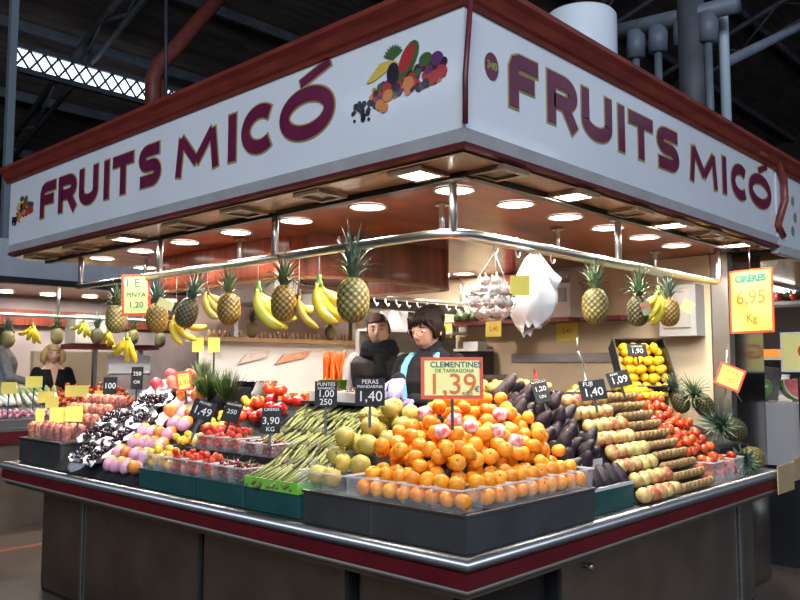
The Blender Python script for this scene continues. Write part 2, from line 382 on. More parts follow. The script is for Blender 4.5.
for (u, v) in ((3.62,2.63),(3.66,2.52),(3.60,2.42)): q.lathe([(0,.001),(.035,.001),(.035,.003),(0,.003)], 10, MR2 @ Matrix.Translation((u,v,0)), smooth=False)
q.obj('printed_leaf', mat('print_leaf', (.16,.22,.16), rough=.4), ns)

# downlights
ring_m = mat('lamp_ring', (.55,.5,.45), rough=.3, metal=.8)
def round_light(x, y, label):
    t = thing('downlight', label, 'ceiling light', (x, y, ZS), group='round ceiling lights of the fruit stall')
    B().lathe([(.092,-.001),(.098,-.006),(.085,-.008),(.082,-.003)], 24).obj('trim_ring', ring_m, t)
    B().lathe([(0,-.004),(.084,-.004)], 24).obj('diffuser', lampglow, t)
    l = bpy.data.lights.new('downlight_lamp', 'AREA'); l.shape = 'DISK'; l.size = .16; l.energy = DOWNLIGHT_W; l.color = (1,.90,.76); l.spread = math.radians(150)
    o = bpy.data.objects.new('downlight_lamp', l); COL.objects.link(o); o.parent = t; o.location = (0,0,-.012)
for k in range(7): round_light(.47, .43+.533*k, 'round white ceiling light in the row over the asparagus side counter' if k else 'round white ceiling light at the corner post of the rail')
for k in range(5): round_light(.90+.44*k, .41, 'round white ceiling light in the row over the kiwi side counter')
round_light(.95, 3.9, 'round white ceiling light farthest in behind the asparagus side row')
vent_m = mat('lamp_housing', (.16,.10,.055), (.22,.14,.08), rough=.4, scale=8)
def square_light(x, y, on, rot):
    t = thing('square_downlight', 'lit square ceiling light near the canopy edge' if on else 'unlit square ceiling light near the canopy edge', 'ceiling light', (x, y, ZS-.004), (0,0,rot), 'lit square lights of the canopy' if on else 'unlit square lights of the canopy')
    f = B(); f.box(-.085,.085,-.085,-.06,-.018,0); f.box(-.085,.085,.06,.085,-.018,0); f.box(-.085,-.06,-.06,.06,-.018,0); f.box(.06,.085,-.06,.06,-.018,0); f.obj('housing', vent_m, t)
    g = B(); g.box(-.06,.06,-.06,.06,-.008,-.002); g.obj('diffuser', lampglow if on else mat('dim_glass', (.25,.19,.12), rough=.2), t)
    if on:
        l = bpy.data.lights.new('square_lamp', 'AREA'); l.size = .11; l.energy = SQUARE_W; l.color = (1,.9,.76); o = bpy.data.objects.new('square_lamp', l); COL.objects.link(o); o.parent = t; o.location = (0,0,-.012)
for y, on in ((.32,1),(.90,0),(1.46,0),(2.0,0),(2.62,1),(3.2,0),(3.8,0)): square_light(.115, y, on, 0)
for x, on in ((.32,0),(.87,1),(1.40,0),(1.86,1),(2.32,0),(2.80,1)): square_light(x, .085, on, 0)

# chrome rails
def rail(o, z, y1, x1, r, rad, label, posts, endup=False):
    t = thing('hanging_rail', label, 'rail', (o, o, z))
    c = []
    for i in range(9):
        a = PI+PI/2*i/8; c.append((o+rad+rad*math.cos(a), o+rad+rad*math.sin(a), z))
    pts = [(o, y1, z)]+c+[(x1, o, z)]
    if endup: pts = pts[:-1]+[(x1-.06,o,z),(x1-.015,o,z+.02),(x1,o,z+.07),(x1,o,ZS-.005)]
    I = Matrix.Translation((-o,-o,-z)); b = B(); b.tube(pts, r, 12, I); b.obj('rail_tube', chrome, t)
    for (x, y) in posts:
        b = B(); b.tube([(x,y,z),(x,y,ZS-.005)], r*.85, 10, I); b.lathe([(r*2.2,ZS-.012),(r*2.2,ZS-.005),(0,ZS-.005)], 12, I @ Matrix.Translation((x,y,0))); b.obj('post', chrome, t)
rail(.25, 2.03, 3.5, 2.92, .02, .16, 'front chrome rail round the stall corner carrying the hanging pineapples', [(.25,3.48),(.25,2.47),(.25,1.39),(.295,.295),(1.59,.25)], True)
rail(.62, 2.11, 3.5, 2.9, .016, .16, 'inner chrome rail running parallel behind the front rail', [(.62,3.3),(.62,2.2),(.66,.66),(1.6,.62),(2.8,.62)])

# ------------------------------------------------------------------ counter
ct = thing('market_counter', 'continuous L-shaped steel counter top with chrome nosing and dark red band', 'counter', (0,0,.85))
I = Matrix.Translation((0,0,-.85))
b = B(); b.box(.03,.80,.03,4.03,.80,.848,I); b.box(.80,3.19,.03,.80,.80,.848,I); b.obj('top_plate', steel, ct)
def sweepI(prof): 
    s = sweep(prof, 4.04, 3.195); s.v = [I @ p for p in s.v]; return s
def rnd(cx, cz, r, n=10, a0=0, a1=360): return [(cx+r*math.cos(math.radians(a0+(a1-a0)*i/n)), cz+r*math.sin(math.radians(a0+(a1-a0)*i/n))) for i in range(n)]
s = sweepI(rnd(.022,.822,.029,14)); s.s = [True]*len(s.s); s.obj('chrome_nosing', nosing, ct)
sweepI([(.004,.743),(.004,.795),(.06,.795),(.06,.743)]).obj('red_band', redband, ct)
s = sweepI(rnd(.02,.730,.014,10)); s.s = [True]*len(s.s); s.obj('lower_trim', trimdark, ct)
sweepI([(.03,.70),(.03,.742),(.2,.742),(.2,.70)]).obj('underside', dsteel, ct)
def cab(x0,x1,y0,y1,label,side):
    t = thing('counter_cabinet', label, 'cabinet', ((x0+x1)/2,(y0+y1)/2,0)); J = Matrix.Translation((-(x0+x1)/2,-(y0+y1)/2,0))
    B().box(x0,x1,y0,y1,.0,.695,J).obj('body', black, t)
    d = B()
    if side == 'x': d.box(x0-.012,x0-.001,y0+.012,y1-.012,.03,.69,J)
    else: d.box(x0+.012,x1-.012,y0-.012,y0-.001,.03,.69,J)
    d.obj('panel', dsteel, t)
    return t, J
t, J = cab(.2,.85,3.23,3.8,'narrow steel end cabinet under the counter on the fruit cup side','x'); B().box(.175,.2,3.19,3.22,0,.695,J).obj('post', steel, t)
cab(.2,.85,1.90,3.19,'long dull steel cabinet under the strawberries','x')
cab(.2,.85,.80,1.87,'dull steel cabinet under the asparagus','x')
cab(.25,.85,.25,.78,'dark recessed cabinet at the counter corner under the clementines','x')
t, J = cab(.88,2.92,.2,.85,'long dull steel cabinet under the kiwis and apples','y')
k = B(); k.ball((.0,0,0), .018, 8, 6); k.tube([(0,0,0),(.0,.03,0)], .012, 8)
q = k.obj('knob', steel, t); q.location = J @ Vector((1.1,.165,.60)); 
t, J = cab(2.97,3.2,.2,.85,'narrow steel end cabinet under the pineapples','y'); B().box(2.925,2.965,.17,.2,0,.695,J).obj('post', steel, t)
cb = thing('cardboard_flap', 'brown cardboard sheet hanging over the counter edge under the pineapples', 'cardboard', (3.0,-.02,.85))
b = B(); b.box(0,.30,-.018,-.012,-.13,.04); b.box(.30,.48,-.02,-.014,-.08,.06); b.obj('sheet', cardboard, cb)

# display boxes and slanted stands on the counter
gb = thing('display_box', 'grey sheet metal display box at the counter corner under the clementines', 'box', (.4,.4,.85))
J = Matrix.Translation((-.4,-.4,-.85))
b = B(); b.box(.035,.92,.035,.62,.85,.978,J); b.box(.035,.6,.62,.90,.85,.978,J); b.obj('body', graysheet, gb)
b = B(); b.box(.03,.925,.03,.045,.974,.984,J); b.box(.03,.045,.045,.905,.974,.984,J); b.obj('top_edge', steel, gb); 
b = B(); b.box(.0300,.0345,.50,.505,.852,.974,J); b.obj('seam', steel, gb)
def green_crate(x0,x1,y0,y1,z1,label):
    t = thing('produce_crate', label, 'crate', ((x0+x1)/2,(y0+y1)/2,.85)); J = Matrix.Translation((-(x0+x1)/2,-(y0+y1)/2,-.85)); w = .012
    b = B(); b.box(x0,x1,y0,y1,.851,.863,J); b.box(x0,x0+w,y0,y1,.863,z1,J); b.box(x1-w,x1,y0,y1,.863,z1,J); b.box(x0+w,x1-w,y0,y0+w,.863,z1,J); b.box(x0+w,x1-w,y1-w,y1,.863,z1,J); b.obj('shell', darkgreen, t, .003)
    b = B(); b.box(x0-.002,x1+.002,y0-.002,y0+w+.002,z1,z1+.006,J); b.box(x0-.002,x1+.002,y1-w-.002,y1+.002,z1,z1+.006,J); b.box(x0-.002,x0+w,y0+w,y1-w,z1,z1+.006,J); b.obj('rim', darkgreen, t)
green_crate(.06,.36,.96,1.34,.945,'dark green crate under the asparagus')
green_crate(.06,.36,1.355,1.75,.945,'dark green crate under the cherry punnets')
green_crate(.06,.36,1.765,2.30,.945,'dark green crate under the strawberry punnets')
green_crate(.95,1.34,.07,.36,.945,'dark green crate under the avocados')
stand_m = mat('stand_board', (.014,.014,.016), (.024,.024,.028), spec=.12, rough=.6, scale=10)
def wedge(name, label, pts, axis, a0, a1, m=stand_m):
    """polygon pts (c,z) extruded along y (axis x) or along x (axis y)"""
    b = B(); n = len(pts)
    if axis == 'x': vs = [(c,a0,z) for c,z in pts]+[(c,a1,z) for c,z in pts]
    else: vs = [(a0,c,z) for c,z in pts]+[(a1,c,z) for c,z in pts]
    fs = [tuple(range(n)), tuple(range(n,2*n))[::-1]]+[(i,(i+1)%n,n+(i+1)%n,n+i) for i in range(n)]
    b.add(vs, fs); bm = bmesh.new(); me = b.mesh(name, m); bm.from_mesh(me); bmesh.ops.recalc_face_normals(bm, faces=bm.faces); bm.to_mesh(me); bm.free()
    return tag(link(name, me), label, 'display stand')
# slope profiles: base surface height as a function of distance from the counter front
def prof_fn(pts):
    xs = [p[0] for p in pts]; zs = [p[1] for p in pts]
    return lambda c: np.interp(c, xs, zs)
PC = [(.17,.982),(.18,1.03),(.60,1.27),(.80,1.27)]            # clementine and pear side, behind the punnets
bb = B()   # hipped corner stand
def hip(m): return np.interp(m, [p[0] for p in PC], [p[1] for p in PC])
g = [.172,.18,.30,.45,.60,.72]
gy = g+[.95]; gx = g+[.94]
vs = []; idx = {}
for i, x in enumerate(gx):
    for j, y in enumerate(gy): idx[i,j] = len(vs); vs.append((x, y, float(hip(min(x, y)))))
nb = len(vs); vs += [(v[0], v[1], .979) for v in vs]
fs = []
for i in range(len(gx)-1):
    for j in range(len(gy)-1):
        if gx[i] >= .6 and gy[j] >= .6: continue
        fs.append((idx[i,j], idx[i+1,j], idx[i+1,j+1], idx[i,j+1]))
bb.add(vs[:nb], fs)
b2 = B(); b2.v = bb.v; b2.f = bb.f; b2.s = bb.s
o = b2.obj('display_stand', stand_m); tag(o, 'dark hipped board carrying the clementine heap at the corner', 'display stand')
md = o.modifiers.new('thick', 'SOLIDIFY'); md.thickness = .01; md.offset = -1

wedge('display_stand','dark slanted board under the asparagus and cherries',[(.37,.85),(.37,1.08),(.37,1.10),(.72,1.30),(.80,1.30),(.80,.85)],'x',.97,1.66)
wedge('display_stand','dark slanted board under the strawberries and red tomatoes',[(.37,.85),(.37,1.10),(.72,1.30),(.80,1.30),(.80,.85)],'x',1.67,2.24)
wedge('display_stand','dark slanted board under the net-wrapped mangoes and black cherries',[(.03,.851),(.03,.86),(.72,1.37),(.80,1.37),(.80,.85)],'x',2.31,3.30)
wedge('display_stand','dark slanted board under the avocados',[(.345,.85),(.345,1.06),(.62,1.30),(.80,1.30),(.80,.85)],'y',.97,1.35)
wedge('display_stand','dark slanted board under the apples',[(.068,.851),(.50,1.282),(.80,1.29),(.80,.85)],'y',1.36,1.79)
wedge('display_stand','dark slanted board under the kiwi rows',[(.068,.851),(.50,1.282),(.80,1.29),(.80,.85)],'y',1.80,2.22)
wedge('display_stand','dark slanted board under the tomatoes',[(.21,.851),(.21,.95),(.55,1.22),(.85,1.22),(.85,.85)],'y',2.23,2.74)

# ------------------------------------------------------------------ fruit meshes
def sph_prof(r, zs=1, m=10, top=0, bot=0, tp=0):
    out = []
    for i in range(m+1):
        a = PI*i/m; rr = math.sin(a)*r; z = -math.cos(a)*r*zs
        d = rr/r
        z -= top*r*math.exp(-(d/.28)**2) if i > m/2 else -bot*r*math.exp(-(d/.28)**2)
        out.append((rr if 0 < i < m else 0, z))
    return out
def wob(b, amp, f, seed=0):
    r = random.Random(seed); ph = [r.uniform(0, 6) for _ in range(6)]
    for p in b.v:
        k = 1+amp*(math.sin(p.x*f+ph[0])*math.sin(p.y*f+ph[1])+math.sin(p.z*f+ph[2])*math.sin((p.x+p.y)*f*.7+ph[3]))
        p *= k
    return b
clem_m = mat('clementine_skin', (.80,.255,.010), (.86,.33,.02), rough=.33, scale=30, bump=.25, bscale=420, vary=.12, sss=.1)
clem_me = wob(B().lathe(sph_prof(.0305,.86,10,.14,.05), 16), .02, 70).mesh('clementine', clem_m)
star = B(); 
for k in range(5): star.add([(0,0,.0222),(.0045*math.cos(k*1.257-.4),.0045*math.sin(k*1.257-.4),.0224),(.007*math.cos(k*1.257),.007*math.sin(k*1.257),.0235),(.0045*math.cos(k*1.257+.4),.0045*math.sin(k*1.257+.4),.0224)], [(0,1,2,3)])
star.lathe([(.003,.021),(.003,.0245),(0,.025)], 6)
clem_st = star.mesh('stem', mat('calyx_green', (.10,.13,.02), rough=.7))
pear_m = mat('nashi_skin', (.46,.30,.055), (.36,.33,.07), rough=.45, scale=18, bump=.1, bscale=300, vary=.12)
pear_me = wob(B().lathe(sph_prof(.045,.92,10,.16,.08), 16), .02, 50, 2).mesh('nashi_pear', pear_m)
pear_st = B().tube([(0,0,.034),(.002,0,.05),(.006,.002,.062)], [.002,.0017,.0022], 5).mesh('stem', brownstem)
apple_m = mat('apple_skin', (.40,.07,.05), (.50,.43,.15), rough=.3, scale=14, vary=.15, lo=.36, hi=.58, stretch=(1,1,.4))
apple_me = wob(B().lathe(sph_prof(.041,.9,10,.26,.12), 16), .02, 50, 3).mesh('apple', apple_m)
apple_st = B().tube([(0,0,.026),(.001,0,.036),(.005,.001,.047)], .0014, 5).mesh('stem', brownstem)
avo_m = mat('avocado_skin', (.022,.013,.020), (.055,.035,.042), rough=.5, scale=40, bump=.6, bscale=220, vary=.25)
avo_me = B().lathe([(0,-.046),(.016,-.044),(.028,-.034),(.033,-.018),(.0325,0),(.027,.018),(.020,.034),(.015,.046),(.009,.053),(0,.055)], 14).mesh('avocado', avo_m)
avo_st = B().lathe([(.004,.053),(.004,.058),(0,.059)], 6).mesh('stem', brownstem)
kiwi_m = mat('kiwi_skin', (.19,.115,.042), (.32,.21,.085), rough=.8, scale=60, bump=.5, bscale=500, vary=.12)
kiwi_me = B().lathe(sph_prof(.0222,1.40,10,.03,.03), 14).mesh('kiwi', kiwi_m)
kiwi_st = B().lathe([(.005,.030),(.0035,.0335),(0,.0335)], 6).mesh('stem', brownstem)
tom_m = mat('tomato_skin', (.42,.030,.006), (.54,.085,.010), rough=.2, scale=12, vary=.15, coat=.3)
tom_me = B().lathe(sph_prof(.031,.86,10,.12,.03), 16).mesh('tomato', tom_m)
def calyx(r, z, n=5, w=.3, m=None):
    b = B()
    for k in range(n):
        a = 2*PI*k/n; c, s = math.cos(a), math.sin(a)
        b.add([(0,0,z),(r*.5*math.cos(a-w),r*.5*math.sin(a-w),z+.001),(r*c,r*s,z-.002),(r*.5*math.cos(a+w),r*.5*math.sin(a+w),z+.001)], [(0,1,2,3)])
    b.tube([(0,0,z-.002),(0,0,z+.006)], .0015, 5); return b
tom_st = calyx(.014, .0245).mesh('stem', stemgreen)
lem_m = mat('lemon_skin', (.80,.48,.01), (.86,.56,.025), rough=.35, scale=20, bump=.2, bscale=300, vary=.08)
lem_me = B().lathe([(0,-.037),(.006,-.035),(.011,-.030),(.022,-.022),(.028,-.010),(.0295,0),(.028,.010),(.022,.022),(.011,.030),(.006,.035),(0,.037)], 14).mesh('lemon', lem_m)
plum_m = mat('yellow_plum_skin', (.78,.50,.04), (.80,.40,.03), rough=.3, scale=18, vary=.12)
plum_me = B().lathe(sph_prof(.024,.98,10,.1,.04), 14).mesh('yellow_plum', plum_m); plum_st = B().tube([(0,0,.02),(.001,0,.028)], .0015, 5).mesh('stem', brownstem)
straw_m = mat('strawberry_skin', (.60,.02,.012), (.70,.05,.025), rough=.28, scale=40, bump=.8, bscale=350, vary=.15)
straw_me = B().lathe([(0,-.024),(.006,-.021),(.013,-.010),(.0175,.002),(.018,.009),(.013,.0145),(0,.016)], 12).mesh('strawberry', straw_m)
straw_st = calyx(.017, .0165, 7, .35).mesh('leaf_cap', leafgreen)
cher_m = mat('cherry_skin', (.10,.006,.012), (.20,.012,.02), rough=.15, scale=20, vary=.3, coat=.4)
cher_me = B().lathe(sph_prof(.0125,.94,8,.15), 10).mesh('cherry', cher_m); cher_st = B().tube([(0,0,.009),(.004,.001,.026),(.012,.003,.042)], .0008, 4).mesh('stem', stemgreen)
bcher_m = mat('black_cherry_skin', (.008,.004,.010), (.022,.009,.02), rough=.16, scale=20, vary=.3, coat=.3)
bcher_me = B().lathe(sph_prof(.0145,.94,8,.15), 10).mesh('black_cherry', bcher_m)
mango_m = mat('net_wrapped_skin', (.55,.25,.36), (.60,.36,.52), rough=.7, scale=16, bump=.9, bscale=260, vary=.08)
mango_me = wob(B().lathe(sph_prof(.038,1.45,10), 16), .02, 40, 5).mesh('mango', mango_m)
mtop_m = mat('mango_skin', (.62,.16,.03), (.70,.33,.05), rough=.35, scale=14, vary=.2)
mango_top = B().lathe([(.0372,.012),(.0365,.02),(.034,.030),(.027,.043),(.015,.053),(0,.0565)], 16).mesh('bare_skin', mtop_m)
garlic_me = None
def garlic():
    b = B(); n = 24; prof = [(0,-.022),(.012,-.021),(.022,-.012),(.025,0),(.020,.012),(.010,.021),(.005,.030),(.004,.042),(0,.043)]
    b.lathe(prof, n)
    for p in b.v:
        a = math.atan2(p.y, p.x); k = 1-.10*abs(math.cos(a*4)); p.x *= k; p.y *= k
    return b.mesh('garlic_bulb', mat('garlic_skin', (.50,.39,.35), (.64,.57,.53), rough=.6, scale=40, stretch=(2,2,.3), vary=.08))
garlic_me = garlic()
# pineapple
def pine_body():
    nu, nv = 64, 42; b = B(); vs = []; cols = []
    R = .057; H = .182
    for j in range(nv+1):
        t = j/nv; prof = (max(0, 1-abs(2*t-1)**3.2))**.5*(.93+.10*math.sin(PI*t)) if 0 < t < 1 else 0
        for i in range(nu):
            a = 2*PI*i/nu; ph1 = 6*a+t*2*PI*3.0; ph2 = 6*a-t*2*PI*3.0
            e = abs(math.sin(ph1)*math.sin(ph2))**.6
            r = R*prof*(1+.12*e); vs.append((r*math.cos(a), r*math.sin(a), -H/2+H*t)); cols.append(e)
    fs = [(j*nu+i, j*nu+(i+1) % nu, (j+1)*nu+(i+1) % nu, (j+1)*nu+i) for j in range(nv) for i in range(nu)]
    b.add(vs, fs, True); me = b.mesh('body', pine_m)
    at = me.attributes.new('eye', 'FLOAT', 'POINT'); at.data.foreach_set('value', cols); return me
def attr_mat(name, c1, c2, c3):
    m = mat(name, c1, rough=.5, bump=.2, bscale=150); nt = m.node_tree
    a = nt.nodes.new('ShaderNodeAttribute'); a.attribute_name = 'eye'; r = nt.nodes.new('ShaderNodeValToRGB'); r.color_ramp.elements[0].color = (*c1,1); r.color_ramp.elements[1].color = (*c3,1)
    e = r.color_ramp.elements.new(.45); e.color = (*c2,1); r.color_ramp.elements[0].position = .12; r.color_ramp.elements[2].position = .95
    ns = nt.nodes.new('ShaderNodeTexNoise'); ns.inputs['Scale'].default_value = 9; tc = nt.nodes.new('ShaderNodeTexCoord'); nt.links.new(tc.outputs['Object'], ns.inputs[0])
    ad = nt.nodes.new('ShaderNodeMath'); ad.operation = 'MULTIPLY_ADD'; ad.inputs[1].default_value = .7; nt.links.new(ns.outputs['Fac'], ad.inputs[0])
    sb = nt.nodes.new('ShaderNodeMath'); sb.operation = 'ADD'; sb.inputs[1].default_value = -.35; nt.links.new(a.outputs['Fac'], sb.inputs[0]); nt.links.new(sb.outputs[0], ad.inputs[2])
    nt.links.new(ad.outputs[0], r.inputs[0]); nt.links.new(r.outputs[0], nt.nodes['Principled BSDF'].inputs['Base Color']); return m
pine_m = attr_mat('pineapple_golden', (.025,.022,.008), (.15,.095,.022), (.40,.215,.03))
pine_gold = pine_body()
pine_m = attr_mat('pineapple_green', (.012,.014,.007), (.05,.05,.02), (.17,.13,.05))
pine_dark = pine_body()
pine_m = attr_mat('pineapple_olive', (.02,.022,.008), (.10,.09,.028), (.28,.22,.06))
pine_olive = pine_body()
def crown(seed, L=.13, n=44, spread=1.0):
    r = random.Random(seed); b = B()
    for k in range(n):
        t = k/n; a = k*2.4; tilt = (1-t)*.95*spread+.08; ln = L*(.55+.5*t)*r.uniform(.85, 1.1); w = .009*(1.15-.5*t)
        ca, sa = math.cos(a), math.sin(a); pts = []; z0 = .02*t; ns = 5
        vs = []
        for i in range(ns+1):
            s = i/ns; ang = tilt*(0.55+.75*s*s+.1); rr = .008+ln*s*math.sin(ang); z = z0+ln*s*math.cos(ang)
            ww = w*(1-s**1.8)+.0006; px, py = -sa, ca
            vs += [(rr*ca+px*ww, rr*sa+py*ww, z), (rr*ca*.985-.0015*ca, rr*sa*.985-.0015*sa, z-.0022), (rr*ca-px*ww, rr*sa-py*ww, z)]
        fs = []
        for i in range(ns): fs += [(3*i,3*i+1,3*i+4,3*i+3),(3*i+1,3*i+2,3*i+5,3*i+4)]
        b.add(vs, fs, True)
    return b
crown_m = mat('pineapple_leaf', (.05,.10,.045), (.14,.20,.10), rough=.45, scale=30, vary=.2)
crown_g = mat('pineapple_leaf_grey', (.04,.075,.055), (.10,.16,.12), rough=.45, scale=30, vary=.2)
crowns = [crown(i, .155+.02*(i % 3), 44, (.8, 1.15, .95)[i % 3]).mesh('crown', crown_m if i % 2 else crown_g) for i in range(4)]
cord_m = mat('string', (.6,.58,.52), rough=.9)
def pineapple(label, loc, body=0, cr=0, sc=1.0, rot=(0,0,0), hang=None, group=None, cat='pineapple'):
    t = thing('pineapple', label, cat, loc, rot, group); t.scale = (sc,)*3
    link('body', (pine_gold, pine_dark, pine_olive)[body], t); link('crown', crowns[cr % 4], t, (0,0,.078))
    if hang is not None:
        h = (hang-loc[2])/sc; b = B(); b.tube([(.0,0,.09),(.004,.004,.14),(0,0,h)], .0016, 4); b.obj('string', cord_m, t)
    return t
# bananas
ban_m = mat('banana_skin', (.74,.50,.02), (.80,.60,.05), rough=.4, scale=10, vary=.06)
ban_g = mat('banana_skin_greenish', (.58,.55,.05), (.74,.62,.07), rough=.4, scale=10, vary=.06)
ban_b = mat('banana_skin_ripe', (.50,.33,.04), (.66,.45,.07), rough=.45, scale=14, vary=.06)
def banana_mesh(m, L=.185):
    pts = []; rs = []; n = 12; R = L/1.38
    for i in range(n+1):
        s = i/n; a = 1.45*s; pts.append((R*(1-math.cos(a)), 0, -R*math.sin(a)))
        rs.append((.0065 if s < .1 else .0065+(.0195-.0065)*min(1,(s-.1)/.2)) if s < .75 else .0195*(1-((s-.75)/.25)**2*.72))
    return B().tube(pts, rs, 7).mesh('banana', m)
ban_mes = [banana_mesh(ban_m), banana_mesh(ban_g), banana_mesh(ban_b)]
def banana_bunch(label, loc, n, kind, face, spread=1.5, sc=1.0, hang=None, out=.25, group=None):
    t = thing('banana_bunch', label, 'bananas', loc, (0,0,face), group); t.scale = (sc,)*3
    B().lathe([(0,-.025),(.013,-.022),(.016,-.008),(.009,.006),(.010,.022),(0,.023)], 8).obj('stalk', brownstem if kind == 2 else stemgreen, t)
    for k in range(n):
        f = (k-(n-1)/2)/max(1, n-1)
        link('banana', ban_mes[kind], t, (.004*f, .028*f, -.010-.003*(k % 2)), (.30*f*spread+.1*(k%2), -out-.85*f+.08*(k % 2), spread*.35*f+.25*(k % 2)))
    if hang is not None:
        b = B(); h = (hang-loc[2])/sc; b.tube([(0,0,.02),(0,0,h)], .0016, 4); b.obj('string', cord_m, t)
    return t

# ------------------------------------------------------------------ packing
def base_plane(fn, axis): return lambda x, y: fn(x if axis == 'x' else y)
def fill(x0, x1, y0, y1, r, base, limit, maxn, K=60, fails=25, slope=.5, placed=None):
    """drop balls of radius r at the lowest free spots under the limit surface; returns centres"""
    placed = [] if placed is None else placed; mine = []; ct = math.sqrt(1+slope*slope); miss = 0
    while len(mine) < maxn and miss < fails:
        xs = rng.uniform(x0, x1, K); ys = rng.uniform(y0, y1, K)
        z = np.array([float(base(a, b)) for a, b in zip(xs, ys)])+r*ct
        if placed:
            A = np.array(placed); d2 = (xs[:,None]-A[:,0])**2+(ys[:,None]-A[:,1])**2; s2 = (A[:,3]+r)**2
            h = np.where(d2 < s2, A[:,2]+np.sqrt(np.maximum(s2-d2, 0)), -9).max(axis=1); z = np.maximum(z, h)
        lim = np.array([float(limit(a, b)) for a, b in zip(xs, ys)]); q = z-lim; i = int(np.argmin(q))
        if q[i] > 0: miss += 1; continue
        miss = 0; placed.append((xs[i], ys[i], z[i], r)); mine.append((xs[i], ys[i], z[i]))
    return mine
def scatter(name, cat, label, group, me, stem, pts, stname='stem', up=.7, sc=(.91, .97)):
    """copies of one fruit and its part at the given centres"""
    first = None; out = []
    for p in pts:
        e = Euler((random.gauss(0, up), random.gauss(0, up), random.uniform(0, 6.28)))
        s = random.uniform(*sc)
        if first is None:
            first = tag(link(name, me, None, p, e, s), label, cat, group)
            if stem is not None: link(stname, stem, first)
            out.append(first)
        else: out.append(dup(first, p, e, sc=s))
    return out
def punnet(cx, cy, z, lx, ly, h, label, group, taper=.95, rotz=0, name='plastic_punnet', m1=None):
    t = thing(name, label, 'punnet', (cx, cy, z), (0,0,rotz), group); w = .0025
    a, b2 = lx/2, ly/2; b = B(); 
    lo = [(-a*taper,-b2*taper,0),(a*taper,-b2*taper,0),(a*taper,b2*taper,0),(-a*taper,b2*taper,0)]; hi = [(-a,-b2,h),(a,-b2,h),(a,b2,h),(-a,b2,h)]
    b.add(lo+hi, [(0,1,2,3),(0,4,5,1),(1,5,6,2),(2,6,7,3),(3,7,4,0)]); b.obj('shell', m1 or clear, t)
    r = B(); k = .004; r.box(-a-k,a+k,-b2-k,-b2+.001,h-.003,h+.003); r.box(-a-k,a+k,b2-.001,b2+k,h-.003,h+.003); r.box(-a-k,-a+.001,-b2+.001,b2-.001,h-.003,h+.003); r.box(a-.001,a+k,-b2+.001,b2-.001,h-.003,h+.003); r.obj('rim', clearrim, t)
    return t

# corner heap: punnets along both front edges, clementines and pears behind
RC = .0345
clem_base = lambda x, y: hip(min(x, y)) if min(x, y) > .17 else .986
hlim = lambda c: 1.05+.53*c
def clem_limit(x, y):
    m = min(x, y); return (hlim(m)+.036 if m > .17 else 1.02+.42*m)
placed = []
pear_limit = lambda x, y: (min(hlim(x),1.29)+.03 if x > .17 else 1.055+.2*x)
pear_base = lambda x, y: clem_base(x, .9)
pears = fill(.085, .60, 0.71, .90, .047, pear_base, pear_limit, 30, placed=placed)
cl = []
def punnet_row_ok(x, y): return True
def row_of(n, c0, step, fixed, z, axis):
    for k in range(n):
        c = c0+step*k+random.uniform(-.001,.001); f = fixed+random.uniform(-.002,.002)
        p = (f, c, z) if axis == 'x' else (c, f, z); placed.append((*p, RC)); cl.append(p)
zb = .986+RC+.001
row_of(8, .082, .0715, .082, zb, 'x'); row_of(7, .185, .0715, .151, zb, 'x'); row_of(7, .135, .0715, .112, zb+.052, 'x')
row_of(10, .222, .0715, .082, zb, 'y'); row_of(10, .228, .0715, .151, zb, 'y'); row_of(10, .198, .0715, .112, zb+.052, 'y')
cl += fill(.17, .66, .17, .63, RC, clem_base, clem_limit, 200, K=120, placed=placed)
cl += fill(.60, .90, .17, .62, RC, clem_base, clem_limit, 120, K=120, placed=placed)
sel = random.sample([p for p in cl if clem_limit(p[0],p[1])-p[2] < .03 and .2 < min(p[0],p[1]) < .5], 7)
cl = [p for p in cl if p not in sel]
tis_m = mat('printed_tissue', (.70,.16,.16), (.76,.66,.72), rough=.45, scale=45, bump=.5, bscale=120, lo=.42, hi=.55)
tis = wob(B().lathe(sph_prof(.031,.9,10,-.2), 14), .05, 90, 9).mesh('wrapped_clementine', tis_m)
for p in sel: tag(link('wrapped_clementine', tis, None, p, (random.random(), random.random(), random.random()*6)), 'clementine wrapped in red and white printed tissue', 'clementine', 'tissue wrapped clementines').scale = (1.08,)*3
scatter('clementine', 'clementine', 'bright orange clementine in the heap at the counter corner', 'clementines of the corner heap', clem_me, clem_st, cl, up=.8, sc=(1.04,1.11))
scatter('nashi_pear', 'pear', 'round yellow-green pear in the heap beside the clementines', 'round pears beside the clementines', pear_me, pear_st, pears, up=.5, sc=(.98,1.04))
for k in range(4): punnet(.113, .135+.148*k, .9845, .135, .142, .078, 'clear plastic punnet of clementines on the grey display box below the big price card', 'clementine punnets along the pear side edge')
for k in range(2): punnet(.113, .728+.148*k, .9845, .135, .142, .075, 'clear plastic punnet of round pears on the grey display box', 'pear punnets on the grey box')
for k in range(5): punnet(.265+.148*k, .113, .9845, .142, .135, .078, 'clear plastic punnet of clementines on the grey display box along the avocado side edge', 'clementine punnets along the avocado side edge')
